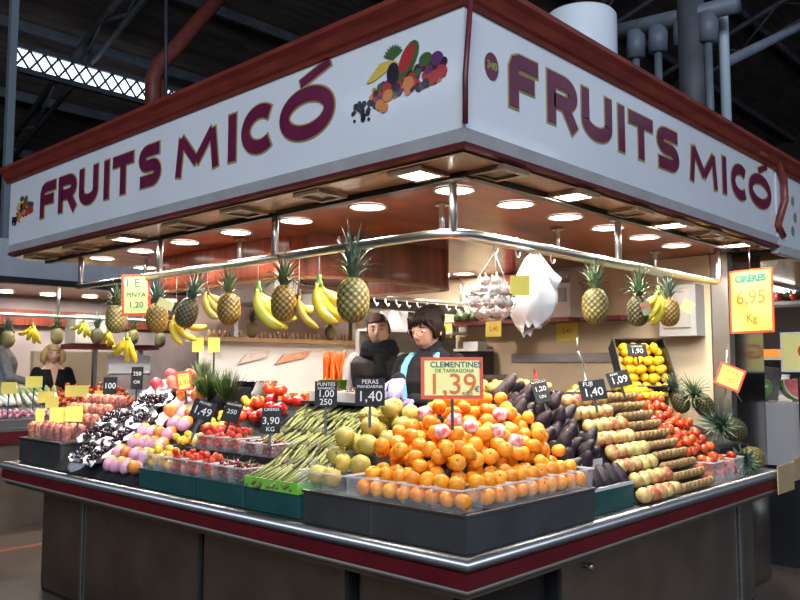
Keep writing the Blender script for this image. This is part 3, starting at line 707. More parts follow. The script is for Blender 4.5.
# asparagus
asp_m = mat('asparagus_stalk', (.10,.115,.03), (.24,.25,.075), rough=.5, scale=20, vary=.2, stretch=(.4,3,3))
asp_t = mat('asparagus_tip', (.07,.06,.035), (.14,.12,.06), rough=.6, scale=50, vary=.2)
asp_me = B().tube([(-.10,0,0),(-.03,.001,0),(.05,0,0)], [.0058,.0062,.006], 7).mesh('asparagus_spear', asp_m)
tipb = B().tube([(.05,0,0),(.065,0,0),(.085,.001,0),(.105,0,0)], [.0052,.0068,.006,.0015], 7)
for k in range(10):
    a = k*2.4; x = .052+.0045*k; c, s = math.cos(a), math.sin(a); tipb.add([(x,.006*c,.006*s),(x+.006,.0065*c-.003*s,.0065*s+.003*c),(x+.013,.006*c,.006*s),(x+.006,.0065*c+.003*s,.0065*s-.003*c)], [(0,1,2,3)])
asp_tip = tipb.mesh('tip', asp_t)
first = None
wedge('display_stand','pale tray floor under the front asparagus bunches',[(.075,.868),(.075,.965),(.345,1.08),(.345,.868)],'x',.975,1.325, mat('pale_tray', (.4,.42,.36), rough=.7))
for row, xc in enumerate((.14,.27,.40,.53,.64)):
    nn_ = 12 if row < 2 else 20
    for k in range(2*nn_):
        y = .995+(.32 if row < 2 else .60)*(k % nn_)/(nn_-1)+random.uniform(-.012,.012); lay = k//nn_
        x = xc+random.uniform(-.03,.03); 
        zb = (np.interp(x,[.062,.37,.72],[.965,1.10,1.30])) + .014+.013*lay+random.uniform(0,.004)
        sl_ = math.atan(.50)
        e = Euler((0, -sl_+random.uniform(-.05,.05)-.04, PI+random.gauss(-.25, .16)), 'XYZ') if False else None
        yaw = random.gauss(.30 if row % 2 else -.1, .16)
        d = Vector((math.cos(yaw)*math.cos(sl_), math.sin(yaw)*math.cos(sl_), math.sin(sl_)*math.cos(yaw)))
        q = d.to_track_quat('X', 'Z').to_euler()
        if first is None:
            first = tag(link('asparagus_spear', asp_me, None, (x,y,zb), q), 'green asparagus spear lying in the bunches beside the pears', 'asparagus', 'asparagus beside the pears'); link('tip', asp_tip, first); prev = first
        else: dup(first, (x,y,zb), q)
b = B(); b.box(.052,.056,.965,1.338,.952,1.0); b.box(.052,.36,.961,.965,.952,1.0); tag(b.obj('crate_liner', mat('lime_paper', (.16,.50,.04), (.22,.58,.07), rough=.6, scale=9)), 'bright green paper edge of the asparagus crate', 'liner')

# cherries, strawberries, tomatoes, plums in punnets
def stuffed(x0,x1,y0,y1,z,h,r,n,pl=None): return fill(x0+r*1.25,x1-r*1.25,y0+r*1.25,y1-r*1.25,r,lambda x,y: z+.004,lambda x,y: z+h,n,slope=0,placed=pl)
ch = []
for y in (1.36,1.495):
    punnet(.13, y+.062, .951, .14, .122, .075, 'clear plastic punnet of dark red cherries at the counter front', 'front cherry punnets')
    ch += stuffed(.068,.192,y+.006,y+.118,.954,.086,.0125,46)
for (cx,cy,cz) in ((.29,1.42,1.065),(.29,1.56,1.065)):
    wz = cz; punnet(cx, cy, wz, .14, .125, .06, 'clear plastic punnet of dark red cherries in the second row', 'second row cherry punnets'); ch += stuffed(cx-.062,cx+.062,cy-.055,cy+.055,wz,.076,.0125,34)
wedge('display_stand','small step under the second row of cherries and strawberries',[(.215,.951),(.215,1.063),(.365,1.063),(.365,.951)],'x',1.345,2.28)
for (cx,cy) in ((.52,1.30),(.52,1.46)): pass
scatter('cherry','cherry','small dark red cherry in a plastic punnet between asparagus and strawberries','red cherries in punnets',cher_me,cher_st,ch,up=.9)
st = []
for y in (1.63,1.765,1.90):
    punnet(.13, y+.062, .951, .14, .125, .078, 'clear plastic punnet heaped with strawberries at the counter front', 'front strawberry punnets'); st += stuffed(.068,.192,y+.006,y+.118,.954,.105,.0175,24)
for cy in (1.70,1.84,1.98):
    punnet(.29, cy, 1.065, .14, .128, .07, 'clear plastic punnet heaped with strawberries in the second row', 'second row strawberry punnets'); st += stuffed(.228,.352,cy-.058,cy+.058,1.068,.105,.0175,24)
scatter('strawberry','strawberry','ripe red strawberry heaped in the plastic punnets','strawberries in the punnets',straw_me,straw_st,st,'leaf_cap',up=.9)
yp = []
for y in (2.04,2.17):
    punnet(.13, y+.062, .951, .14, .122, .078, 'clear plastic punnet of yellow plums at the counter front', 'yellow plum punnets'); yp += stuffed(.068,.192,y+.006,y+.118,.954,.115,.0235,14)
yp += fill(.24,.35,2.06,2.25,.0235,lambda x,y:1.067,lambda x,y:1.13,14,slope=0)
scatter('yellow_plum','plum','round yellow plum heaped beside the strawberries','yellow plums beside the strawberries',plum_me,plum_st,yp)
rt = fill(.42,.68,1.68,2.0,.042,lambda x,y: np.interp(x,[.37,.72],[1.10,1.30]),lambda x,y: 1.215+.58*(x-.40),24,slope=.57)
btom_me = wob(B().lathe([(a*1.35,b*1.25) for a,b in sph_prof(.031,.86,10,.2,.05)], 20), .03, 60, 4).mesh('red_tomato', mat('deep_tomato_skin', (.46,.018,.008), (.55,.04,.012), rough=.22, scale=12, vary=.15, coat=.3))
btom_st = calyx(.02, .030, 6).mesh('stem', stemgreen)
scatter('red_tomato','tomato','large glossy red tomato on the slope behind the strawberries','large red tomatoes behind the strawberries',btom_me,btom_st,rt,up=.4,sc=(.92,1.0))
yf = fill(.40,.68,2.03,2.23,.0235,lambda x,y: np.interp(x,[.37,.72],[1.10,1.30]),lambda x,y: 1.20+.58*(x-.40),26,slope=.57)
scatter('yellow_plum','plum','round yellow plum on the slope behind the blackboard','yellow plums on the upper slope',plum_me,plum_st,yf)
tray_m = mat('translucent_tray', (.7,.68,.66), rough=.3, trans=.3)
ct2 = []
for (cx,cy) in ((.70,1.22),(.70,1.45)):
    punnet(cx,cy,1.3165,.18,.20,.05,'translucent tray of dark red cherries behind the asparagus','cherry trays behind the asparagus',m1=tray_m); ct2 += stuffed(cx-.08,cx+.08,cy-.09,cy+.09,1.3185,.07,.0125,60)
wedge('display_stand','flat shelf under the cherry trays behind the asparagus',[(.60,1.303),(.60,1.316),(.80,1.316),(.80,1.303)],'x',1.10,1.60)
scatter('cherry','cherry','small dark red cherry in the translucent trays behind the asparagus','red cherries in the trays behind the asparagus',cher_me,cher_st,ct2,up=.9)

# net-wrapped mangoes and black cherries
SL = lambda x: np.interp(x,[.03,.72],[.86,1.37]); aa = math.atan(.735)
fm = None
for i, x in enumerate((.075,.15,.225,.30,.375,.45)):
    for j in range(4):
        y = 2.37+.095*j+(.04 if i % 2 else 0)+random.uniform(-.006,.006)
        if i > 3 and j > 1: continue
        z = float(SL(x))+.052; d = Vector((.75+random.uniform(-.3,.3), .15+random.uniform(-.4,.4), .55)) if (i+j*2) % 5 else Vector((-.8,-.5,.2)); q = d.to_track_quat('Z','Y').to_euler()
        if fm is None:
            fm = tag(link('mango', mango_me, None, (x,y,z), q), 'mango in a pink foam net lying beside the yellow plums', 'mango', 'pink netted mangoes'); link('bare_skin', mango_top, fm)
        else: dup(fm, (x,y,z), q, sc=random.uniform(.93,1.0))
def paper(x, y, z, r, seed, m, label, group, name='paper_wrap'):
    b = B(); rr = random.Random(seed); n = 22; rows = [(.02,0),(r*.7,.002),(r*.98,.014),(r*1.12,.032),(r*1.22,.026)]
    b.lathe([(0,.002)]+rows, n)
    for p in b.v:
        k = (p.x**2+p.y**2)**.5/r; a = math.atan2(p.y,p.x)
        if k > .6: p.z += rr.uniform(-.012,.02)*k; p.x += rr.uniform(-.01,.01); p.y += rr.uniform(-.01,.01)
    o = b.obj(name, m); o.location = (x,y,z); o.rotation_euler = (0,-aa*.8,0); return tag(o, label, 'wrapping paper', group)
bc = []; k = 0
for i, x in enumerate((.12,.25,.38,.52)):
    for j, y in enumerate((2.84,3.03,3.2)):
        if i == 3 and j == 0: y = 2.9
        z = float(SL(x))+.012; k += 1
        if j == 2 and i in (0,3): continue
        paper(x,y,z+.012,.085,k,whitepaper,'crumpled white paper nest full of black cherries','white paper nests of the black cherries')
        c, s_ = math.cos(aa*.8), math.sin(aa*.8)
        for p in fill(-.072,.072,-.072,.072,.0145,lambda u,v: .012 if u*u+v*v < .0058 else .09,lambda u,v: .070-6*(u*u+v*v),30,K=40,slope=0):
            bc.append((x+p[0]*c-p[2]*s_*1, y+p[1], z+.012+p[0]*s_+p[2]*c))
scatter('black_cherry','cherry','shiny black cherry in the crumpled white paper nests','black cherries in white paper',bcher_me,None,bc)
pinkpaper = mat('pink_paper', (.72,.46,.52), (.80,.66,.70), rough=.6, scale=14, bump=.3, bscale=40)
papaya_m = mat('papaya_skin', (.70,.22,.05), (.76,.36,.07), rough=.4, scale=9, vary=.15); papaya_me = B().lathe([(0,-.06),(.02,-.055),(.037,-.03),(.040,0),(.033,.03),(.022,.052),(0,.062)], 14).mesh('papaya', papaya_m)
red_m = mat('red_mango_skin', (.50,.03,.05), (.66,.16,.12), rough=.35, scale=10, vary=.15); redm_me = B().lathe(sph_prof(.042,1.3,10), 14).mesh('red_mango', red_m)
for i,(x,y) in enumerate(((.45,2.62),(.57,2.68),(.57,2.52),(.66,2.60))):
    z = float(SL(x)); paper(x,y,z+.010,.085,30+i,pinkpaper,'pink paper wrap around an orange papaya above the netted mangoes','pink papaya wraps')
    tag(link('papaya', papaya_me, None, (x-.02,y,z+.062), Vector((-.7,-.6,.4)).to_track_quat('Z','Y').to_euler()), 'orange papaya bedded in pink paper above the netted mangoes', 'papaya', 'papayas in pink paper')
for i,(x,y) in enumerate(((.66,2.96),(.72,3.08),(.64,3.12),(.74,2.88))):
    z = float(SL(x)); 
    if i % 2 == 0: paper(x,y,z+.010,.085,50+i,whitepaper,'white paper wrap around red mangoes at the top of the heap','white wraps of the red mangoes')
    tag(link('red_mango', redm_me, None, (x-.01,y,z+.065), Vector((-.6,-.3,.7)).to_track_quat('Z','Y').to_euler()), 'red mango at the top of the heap beside the black cherries', 'mango', 'red mangoes at the heap top')
bag_m = mat('thin_plastic_bag', (.62,.64,.68), rough=.2, trans=.35, bump=.8, bscale=30)
b = B().lathe([(0,.0),(.06,.002),(.075,.03),(.07,.07),(.055,.10),(.06,.115)], 18); wob(b, .10, 60, 12); o = b.obj('plastic_bag', bag_m); o.location = (.10,3.06,.853); tag(o, 'crumpled clear plastic bag at the foot of the black cherries', 'bag')

# avocados, apples, kiwis, tomatoes, pineapples on the kiwi side
def lay(name, cat, label, group, me, stem, rows, dirfn, jit=.1, sc=(.95,1.03)):
    f0 = None
    for (p, d) in rows:
        q = (Vector(d)+Vector((random.gauss(0,jit),random.gauss(0,jit),random.gauss(0,jit)))).to_track_quat('Z','Y').to_euler(); s = random.uniform(*sc)
        if f0 is None: f0 = tag(link(name, me, None, p, q, s), label, cat, group); link('stem', stem, f0)
        else: dup(f0, p, q, sc=s)
rows = []
for k in range(5): rows.append(((1.005+.074*k, .125, .995), (0,.35,1)))
av = mat('corrugated_white', (.6,.6,.6), rough=.8)
for p in fill(1.0,1.36,.20,.62,.0405,lambda x,y: np.interp(y,[.2,.345,.62],[.99,1.06,1.29]) if x < .985+.2+.9*y else 2,lambda x,y: 1.08+.78*(y-.2)+.01,75,K=120,slope=.8): rows.append((p,(random.uniform(-.4,.4),-.6,.8)))
lay('avocado','avocado','dark purple-black avocado stacked between the clementines and the apples','avocados beside the clementines',avo_me,avo_st,rows,None,.15,(1.02,1.12))
for z,y in ((.955,.075),(1.045,.235)): 
    b = B(); b.box(.97,1.345,y-.004,y,z-.02,z+.012); tag(b.obj('tray_edge', av), 'white card tray edge under the lowest avocados' if y < .1 else 'white card tray edge under the second avocado row', 'tray')
rows = []
for i in range(8):
    y = .050+.061*i; z = .893+1.0*(y-.05)
    for k in range(5):
        x = 1.405+.082*k+(.041 if i % 2 else 0)
        if x > 1.78: continue
        rows.append(((x,y,z),(random.gauss(0,.5),random.gauss(-.4,.4),1)))
lay('apple','apple','red and yellow apple stacked in tiers between avocados and kiwis','apples beside the kiwis',apple_me,apple_st,rows,None,.1,(.93,.99))
rows = []
for i in range(10):
    y = .048+.049*i; z = .882+1.0*(y-.05)
    for k in range(8): rows.append(((1.828+.050*k, y, z),(random.uniform(-.1,.1), -.75, .65)))
lay('kiwi','kiwi','brown kiwi lined up in the neat slanted rows','kiwis in rows',kiwi_me,kiwi_st,rows,None,.06)
rows = []
for k in range(7): rows.append(((1.83+.058*k+random.uniform(-.01,.01), .575+random.uniform(0,.03), 1.325), (1,.2,.1)))
lay('kiwi','kiwi','brown kiwi lying loose on top behind the rows','loose kiwis on top',kiwi_me,kiwi_st,rows,None,.3)
b = B()
for i in range(9): y = .0735+.049*i; b.box(1.80,2.215,y-.001,y+.001,.841+1.0*(y-.05),.841+1.0*(y-.05)+.012)
tag(b.obj('row_divider', mat('clear_divider', (.75,.75,.75), rough=.2, trans=.5)), 'clear plastic strips separating the kiwi rows', 'divider')
tb = lambda x,y: np.interp(y,[.21,.55,.7],[.955,1.225,1.225])
tm = fill(2.26,2.70,.23,.57,.031,tb,lambda x,y: 1.02+.74*(y-.2)+.02,110,K=100,slope=.75)
for k in range(3):
    punnet(2.315+.15*k,.125,.853,.144,.15,.115,'clear plastic box of red tomatoes at the counter front','front tomato boxes'); tm += stuffed(2.245+.15*k,2.385+.15*k,.055,.195,.856,.135,.0305,16)
scatter('tomato','tomato','glossy orange-red tomato heaped beside the kiwis','tomatoes beside the kiwis',tom_me,tom_st,tm)

# pineapples lying at the end of the counter
wedge('display_stand','dark block under the upper pineapples at the counter end',[(.22,.851),(.22,.99),(.80,1.18),(.80,.851)],'y',2.76,3.22)
def lie(label, p, d, body, cr, sc):
    return pineapple(label, p, body, cr, sc, Vector(d).to_track_quat('Z','Y').to_euler())
lie('olive pineapple lying lowest at the counter end above the cardboard flap', (3.0,.115,.925), (-.99,-.06,.02), 2, 0, 1.15)
lie('greenish pineapple with its grey crown pointing at the tomatoes', (2.98,.215,1.10), (-.93,.15,.25), 1, 2, 1.12)
lie('pineapple tilted back above the others at the counter end', (2.98,.40,1.25), (-.75,.15,.62), 1, 1, 1.0)
lie('dark pineapple with a bushy crown behind the tilted yellow card', (2.90,.52,1.27), (-.45,.2,.9), 1, 0, .9)
pineapple('olive pineapple standing upright against the beige wall beside the lemons', (3.02,.72,1.275), 2, 3, 1.0)

# ------------------------------------------------------------------ hanging fruit
def hangP(px, py, side): return P(px, py, x=.25) if side == 'L' else P(px, py, y=.25)
for (px,py,side,body,cr,sc,rot,label) in (
  (116,319,'L',2,1,1.0,(0,0,.3),'golden-based pineapple hanging at the far end of the front rail above a banana bunch'),
  (157,318,'L',0,0,.98,(0,0,1),'golden pineapple hanging beside the lime green price card'),
  (187,313,'L',1,2,.95,(.1,-.25,2),'dark tilted pineapple hanging with a small yellow tag'),
  (229,309,'L',0,3,.95,(0,.08,1.4),'golden pineapple hanging between two banana bunches over the herb bunches'),
  (284,303,'L',0,1,1.0,(0,0,2.4),'half golden pineapple hanging next to the middle banana bunch'),
  (353,300,'L',2,2,1.13,(0,.03,.4),'large pineapple hanging nearest the corner above the woman in the black vest'),
  (595,306,'R',2,3,1.0,(0,0,0),'pineapple hanging nearest the white plastic bag'),
  (638,311,'R',1,1,.92,(0,-.1,1),'dark pineapple hanging with a red tag beside a banana bunch'),
  (669,312,'R',0,0,.92,(0,0,2),'golden pineapple hanging last on the rail before the steel pillar')):
    p = hangP(px,py,side); pineapple(label, p, body, cr, sc, rot, hang=2.03-.02)
TOR = math.atan2(RT.y, RT.x)   # curve opens towards the picture's far side of the rail
for (px,py,side,n,kind,face,out,sc,label) in (
  (207,290,'L',3,2,TOR,.25,1.0,'small ripe banana bunch hanging in front of white bags'),
  (258,287,'L',6,1,TOR+.2,.3,1.35,'greenish yellow banana bunch hanging between two golden pineapples'),
  (319,281,'L',4,0,TOR-.2,.3,1.3,'yellow banana bunch hanging beside the largest pineapple'),
  (299,294,'L',2,2,TOR+.5,.2,1.0,'two ripe bananas hanging half hidden behind the half golden pineapple'),
  (176,314,'L',3,0,TOR,.1,1.0,'yellow banana bunch hanging below the dark tilted pineapple'),
  (118,336,'L',5,0,TOR+1.9,.1,.95,'yellow banana bunch hanging under the pineapple at the far rail end'),
  (658,290,'R',4,1,TOR+2.6,.1,1.1,'greenish banana bunch hanging between the last two pineapples')):
    p = hangP(px,py,side); 
    if label.startswith('yellow banana bunch hanging under'): p = p+Vector((.06,0,0))
    banana_bunch(label, p, n, kind, face, 1.5, sc, hang=2.01, out=out)
# small tags tied on
def tagcard(name, label, px, py, side, w, h, m, rotz, tilt=0, dx=-.09):
    p = hangP(px,py,side); p = p+(Vector((dx,0,0)) if side == 'L' else Vector((0,dx,0)))
    b = B(); b.box(-w/2,w/2,-.001,.001,-h/2,h/2); o = b.obj(name, m); o.location = p; o.rotation_euler = (0,tilt,rotz); return tag(o, label, 'price tag')
face45 = -PI/4+.0
tagcard('price_tag','small pale yellow tag with red edge tied to the dark tilted pineapple',180,305,'L',.09,.05,paleyellow,face45,.4)
tagcard('price_tag','small red and green tag tied to the dark pineapple beside the last banana bunch',630,309,'R',.05,.07,mat('red_green_tag',(.6,.06,.05),(.2,.4,.2),scale=25),face45,-.3)
tagcard('price_tag','small pale yellow tag tied to the last golden pineapple before the pillar',677,307,'R',.07,.07,paleyellow,face45,.5,-.062)
def hook(x, y, z, parent_label, s=1):
    b = B(); pts = [(0,0,.03)]+[(0,.012*math.cos(a),.03+.012*math.sin(a)) for a in [i*PI/6 for i in range(0,7)]]+[(0,-.012,.02)]
    pts = [(0,-.014*math.cos(a)+0,.03+.016*math.sin(a)) for a in [i*PI/7-.4 for i in range(0,8)]]+[(0,.012,-.02)]+[(0,-.0-.012*math.cos(a)+.0,-.045-.014*math.sin(a)) for a in [PI+i*PI/6-.0 for i in range(0,6)][::-1]][::-1]
    pts = []
    for i in range(9): a = -.3+i*(PI+.2)/8; pts.append((0,-.016*math.cos(a),.0+.018*math.sin(a)))
    pts.append((0,.010,-.03))
    for i in range(8): a = i*(PI+.3)/7; pts.append((0,.016*math.cos(a)-.006,-.05-.016*math.sin(a)))
    b.tube(pts, .0022*s, 6); o = b.obj('meat_hook', chrome); o.location = (x,y,z); o.rotation_euler = (0,0,PI/2 if parent_label[1] == 'R' else 0)
    return tag(o, parent_label[0], 'hook')

# garlic basket and plastic bag on the rail
gp = P(491,298,y=.25)
hook(gp.x+.03,.25,2.035,('steel hook on the rail holding the garlic basket','R'),1.3)
for px,lab in ((517,'empty steel hook on the rail between garlic basket and plastic bag'),):
    q = P(px,250,y=.25); hook(q.x,.25,2.035,(lab,'R'),1.3)
q = P(552,255,y=.25); hook(q.x,.25,2.035,('steel hook on the rail just beyond the white plastic bag','R'),1.3)
wire_m = mat('basket_wire', (.6,.6,.6), rough=.3, metal=1)
t = thing('wire_basket', 'round wire basket of garlic hanging from a hook on the rail', 'basket', (gp.x,.25,gp.z-.09))
b = B(); R = .105
for z,r in ((.0,.05),(.025,.082),(.06,.1),(.095,R),(.10,R)):
    b.tube([(r*math.cos(2*PI*k/24),r*math.sin(2*PI*k/24),z) for k in range(25)], .0016 if z < .1 else .003, 5)
for k in range(16):
    a = 2*PI*k/16; b.tube([(r*math.cos(a),r*math.sin(a),z) for r,z in ((.0,.0),(.05,.0),(.082,.025),(.1,.06),(R,.1))], .0013, 4)
b.obj('wire_bowl', wire_m, t)
b = B()
for k in range(3):
    a = 2*PI*k/3+.4; b.tube([(R*math.cos(a),R*math.sin(a),.1),(.03,.0,.285)], .0012, 4)
b.obj('hanging_wire', wire_m, t)
gg = []
for z,r,n in ((.026,.052,6),(.070,.074,9),(.118,.070,9),(.158,.032,4)):
    for k in range(n):
        a = 2*PI*k/n+z*40; gg.append((gp.x+r*math.cos(a),.25+r*math.sin(a),gp.z-.09+z))
scatter('garlic_bulb','garlic','white garlic bulb in the hanging wire basket','garlic in the hanging basket',garlic_me,None,gg,up=.5,sc=(.80,.92))
p = P(512,281,y=.10); b = B(); b.box(-.04,.04,-.001,.001,-.04,.04); o = b.obj('price_tag', yellowcard); o.location = (gp.x+.02,.12,gp.z+.045); o.rotation_euler = (.15,0,-.75); tag(o,'small yellow card stuck on the garlic basket','price tag')
# plastic bag: puffed body with pinched top and drooping corner
bgp = P(534,295,y=.25); b = B(); nn = 20; rows = []
vs = []; prof = [(.012,.19),(.03,.17),(.05,.12),(.068,.06),(.08,0),(.085,-.06),(.075,-.11),(.055,-.15),(.035,-.185)]
for i,(r,z) in enumerate(prof):
    for k in range(nn):
        a = 2*PI*k/nn; f = 1+.13*math.sin(5*a+i*.6)+.06*math.sin(9*a-i)
        zz = z-(.035*max(0,math.cos(a-2.2))*i/6) + (.015*math.sin(7*a) if i > 6 else 0)
        vs.append((r*1.25*f*math.cos(a)+.008*i*.3-.004*i, r*.62*f*math.sin(a), zz*.86+.02))
fs = [(i*nn+k, i*nn+(k+1)%nn, (i+1)*nn+(k+1)%nn, (i+1)*nn+k) for i in range(len(prof)-1) for k in range(nn)]+[tuple(range(nn)), tuple(range((len(prof)-1)*nn,len(prof)*nn))[::-1]]
b.add(vs, fs, True)
t = thing('plastic_bag','white plastic bag hanging from the rail beside the garlic basket','bag',(bgp.x,.25,bgp.z),(0,0,-.75))
b.obj('bag_body', mat('white_bag', (.74,.72,.70), rough=.45, sss=.15, bump=.5, bscale=25), t)
b = B(); b.add([(.02,-.012,.19),(.09,-.012,.10),(.125,-.006,.075),(.085,0,.0),(.02,-.016,.19),(.09,-.017,.10),(.125,-.009,.075),(.085,-.02,.0)],[(0,1,2,3),(7,6,5,4),(0,4,5,1),(1,5,6,2),(2,6,7,3),(3,7,4,0)],True); b.obj('bag_handle', MATS['white_bag'], t)
b = B(); b.tube([(0,0,.18),(0,0,2.03-bgp.z)], .003, 6); b.obj('loop', MATS['white_bag'], t)
# lime price card, big yellow card at the pillar
def card(name, label, cat, c, u, v, w, h, m, lines, border=None, th=.004, stick=None, stickm=black, group=None):
    """flat card at c; u,v unit axes; lines: (text, size, du, dv, material, off)"""
    c = Vector(c); t = thing(name, label, cat, c, group=group); M = frame((0,0,0), u, v)
    e = .0
    if border:
        B().box(-w/2,w/2,-h/2,h/2,-th,0,M).obj('border', border, t); e = .014
    B().box(-w/2+e,w/2-e,-h/2+e,h/2-e,(0 if border else -th),.001,M).obj('card', m, t)
    for tx, sz, du, dv, im, off in lines:
        bb = B(); text_bm(bb, tx, sz, M @ Matrix.Translation((du,dv,.0016)), .0004, off*(.0 if im is chalk else .6)); bb.obj('lettering', im, t)
    if stick:
        b = B(); b.box(-.006,.006,-h/2-stick,-h/2+.03,-th-.006,-th,M); b.obj('stick', stickm, t)
    return t
def uv(yaw, tilt=0, roll=0):
    """card axes facing the camera side turned by yaw (about z) and leaning back by tilt"""
    n = Matrix.Rotation(yaw, 3, 'Z') @ (-FH); u = UZ.cross(n).normalized()
    v = UZ.copy(); v = Matrix.Rotation(-tilt, 3, u) @ v; n2 = u.cross(v)
    R3 = Matrix.Rotation(roll, 3, n2); return R3 @ u, R3 @ v
c = P(452,378,d=3.15); u, v = uv(.0,.10)
card('price_sign','large yellow price card with red border reading 1,39 over the clementines','price sign',c,u,v,.245,.165,paleyellow,
  [('CLEMENTINES',.032,.015,.052,greenink,.0012),('DE TARRAGONA',.020,.01,.028,greenink,.0006),('1,39',.115,.0,-.028,orangeink,.0012),('€',.03,.098,-.045,greenink,.001),('KILO',.018,.06,-.062,greenink,.0008)], redink, stick=.12)
def chalkb(label, px, py, d, w, h, lines, yaw=0, tilt=.15, roll=0, stick=.06):
    u, v = uv(yaw, tilt, roll); return card('price_board', label, 'price sign', P(px,py,d=d), u, v, w, h, boardblack, [(t_,s_,a_,b_,chalk,o_) for t_,s_,a_,b_,o_ in lines], stick=stick)
chalkb('small blackboard reading 1,40 above the pears',370,392,3.35,.125,.115,[('PERAS',.026,0,.042,.0008),('MANDARINA',.018,0,.022,.0006),('1,40',.062,.0,-.02,.0016)],stick=.09)
chalkb('small blackboard reading 1,00 above the asparagus',326,394,3.75,.105,.12,[('PUNTES',.024,0,.045,.0008),('ESPARRECS',.016,0,.026,.0006),('1,00',.045,0,.0,.0012),('250',.04,0,-.038,.0012)],stick=.13)
chalkb('small blackboard reading 3,90 above the cherries',271,420,3.75,.09,.125,[('CIRERES',.02,0,.05,.0007),('3,90',.048,0,-.005,.0013),('KG',.03,0,-.045,.001)],tilt=.35)
chalkb('grey-green blackboard leaning behind the strawberries',232,412,4.0,.09,.11,[('MADUIXES',.016,0,.04,.0005),('250',.034,0,-.0,.001)],tilt=.5,roll=-.2)
chalkb('tilted small blackboard reading 1,49 above the strawberries',203,410,4.1,.12,.10,[('PRUNES',.018,0,.035,.0006),('1,49',.058,0,-.008,.0015)],tilt=.3,roll=-.30,stick=.12)
chalkb('small blackboard reading 1,40 behind the avocados',593,390,3.95,.13,.10,[('FUJI',.03,-.02,.032,.001),('1,40',.058,0,-.012,.0016)],tilt=.3,roll=.12)
chalkb('small blackboard reading 1,09 above the kiwis',619,379,4.35,.125,.09,[('KIWI',.02,-.02,.03,.0007),('1,09',.056,0,-.006,.0016)],tilt=.4,roll=.22)
chalkb('narrow blackboard leaning behind the avocado pile',541,391,3.85,.075,.12,[('ALVOCAT',.016,0,.048,.0005),('1,20',.034,0,.01,.001),('UN',.022,0,-.03,.0008)],tilt=.45,roll=.2)
chalkb('small blackboard reading 1,90 stuck in the lemon crate',637,350,5.12,.125,.085,[('LLIMONES',.016,0,.024,.0005),('1,90',.046,0,-.008,.0013)],tilt=.35,stick=.05)
chalkb('blackboard reading 100 at the back of the black cherries',110,386,5.9,.10,.13,[('100',.06,0,.0,.001)],tilt=.1,stick=.30)
chalkb('blackboard standing beside the red mangoes at the heap top',137,378,5.75,.085,.16,[('250',.04,0,.03,.001),('CIR',.03,0,-.03,.001)],tilt=.1,stick=.30)
u, v = uv(.2,.1,.15); card('price_sign','small yellow card with red border between papayas and herbs','price sign',P(184,381,d=4.9),u,v,.095,.12,yellowcard,[('PAPAIA',.02,0,.035,greenink,.0006),('2,90',.04,0,-.01,orangeink,.001)],redink,stick=.08)
lc = P(136,295,x=.2); u, v = uv(.12,0,.03); card('price_sign','lime green price card with orange edge hanging from the front rail','price sign',lc,u,v,.165,.245,limecard,[('1 E',.07,-.02,.07,greenink,.001),('PINYA',.04,0,.0,greenink,.001),('1,20',.05,0,-.06,greenink,.001)],redink)
b = B(); b.tube([(.2,lc.y,lc.z+.11),(.245,lc.y,2.03)], .0015, 4); tag(b.obj('string',cord_m),'string holding the lime green card to the rail','string')
yc = P(751,301,x=2.95); u = Vector((-.25,-1,0)).normalized(); card('price_sign','big yellow price card with red border projecting in front of the steel pillar','price sign',yc,u,UZ,.30,.40,yellowcard,[('CIRERES',.058,0,.14,greenink,.008),('6,95',.12,.0,.02,orangeink,.003),('Kg',.07,.0,-.11,orangeink,.002)],redink)
b = B(); b.tube([(yc.x,yc.y,yc.z+.19),(yc.x,yc.y,ZS)], .003, 6); tag(b.obj('hanger_rod',chrome),'thin rod holding the big yellow card below the canopy','rod')
u, v = uv(-.1,.2,-.42); card('price_sign','tilted orange-bordered yellow card above the pineapples at the counter end','price sign',P(730,377,x=2.9),u,v,.16,.15,yellowcard,[('PINYA',.03,0,.03,orangeink,.0008),('1,50',.04,0,-.02,orangeink,.001)],redink)
tb2 = P(738,362,x=2.905); b = B(); b.tube([P(727,350,x=2.92),P(725,395,x=2.92)], .004, 6); b.tube([P(733,388,x=2.92),P(742,402,x=2.95)], .003, 6); tag(b.obj('card_stand',chrome),'thin white prongs carrying the tilted yellow card','stand')

# ------------------------------------------------------------------ inside of the stall
struct(B().box(.98,3.2,.98,4.0,0,.22).obj('floor_2', mat('duckboard', (.12,.09,.07), (.16,.12,.09), rough=.7)))
struct(B().box(3.2,3.26,.42,4.05,0,2.255).obj('wall_1', beige))
struct(B().box(1.42,3.2,3.8,3.86,0,1.70).obj('wall_2', whitewall))
struct(B().box(1.42,3.2,4.0,4.06,1.70,2.26).obj('wall_3', mat('pink_tile', (.58,.47,.44), (.64,.53,.50), rough=.35, scale=3)))
b = B(); b.box(1.36,3.2,3.70,3.9,1.70,1.735); lg = b.obj('wood_ledge', ledgewood); tag(lg,'long pale wooden ledge on top of the white wall behind the stall','ledge')
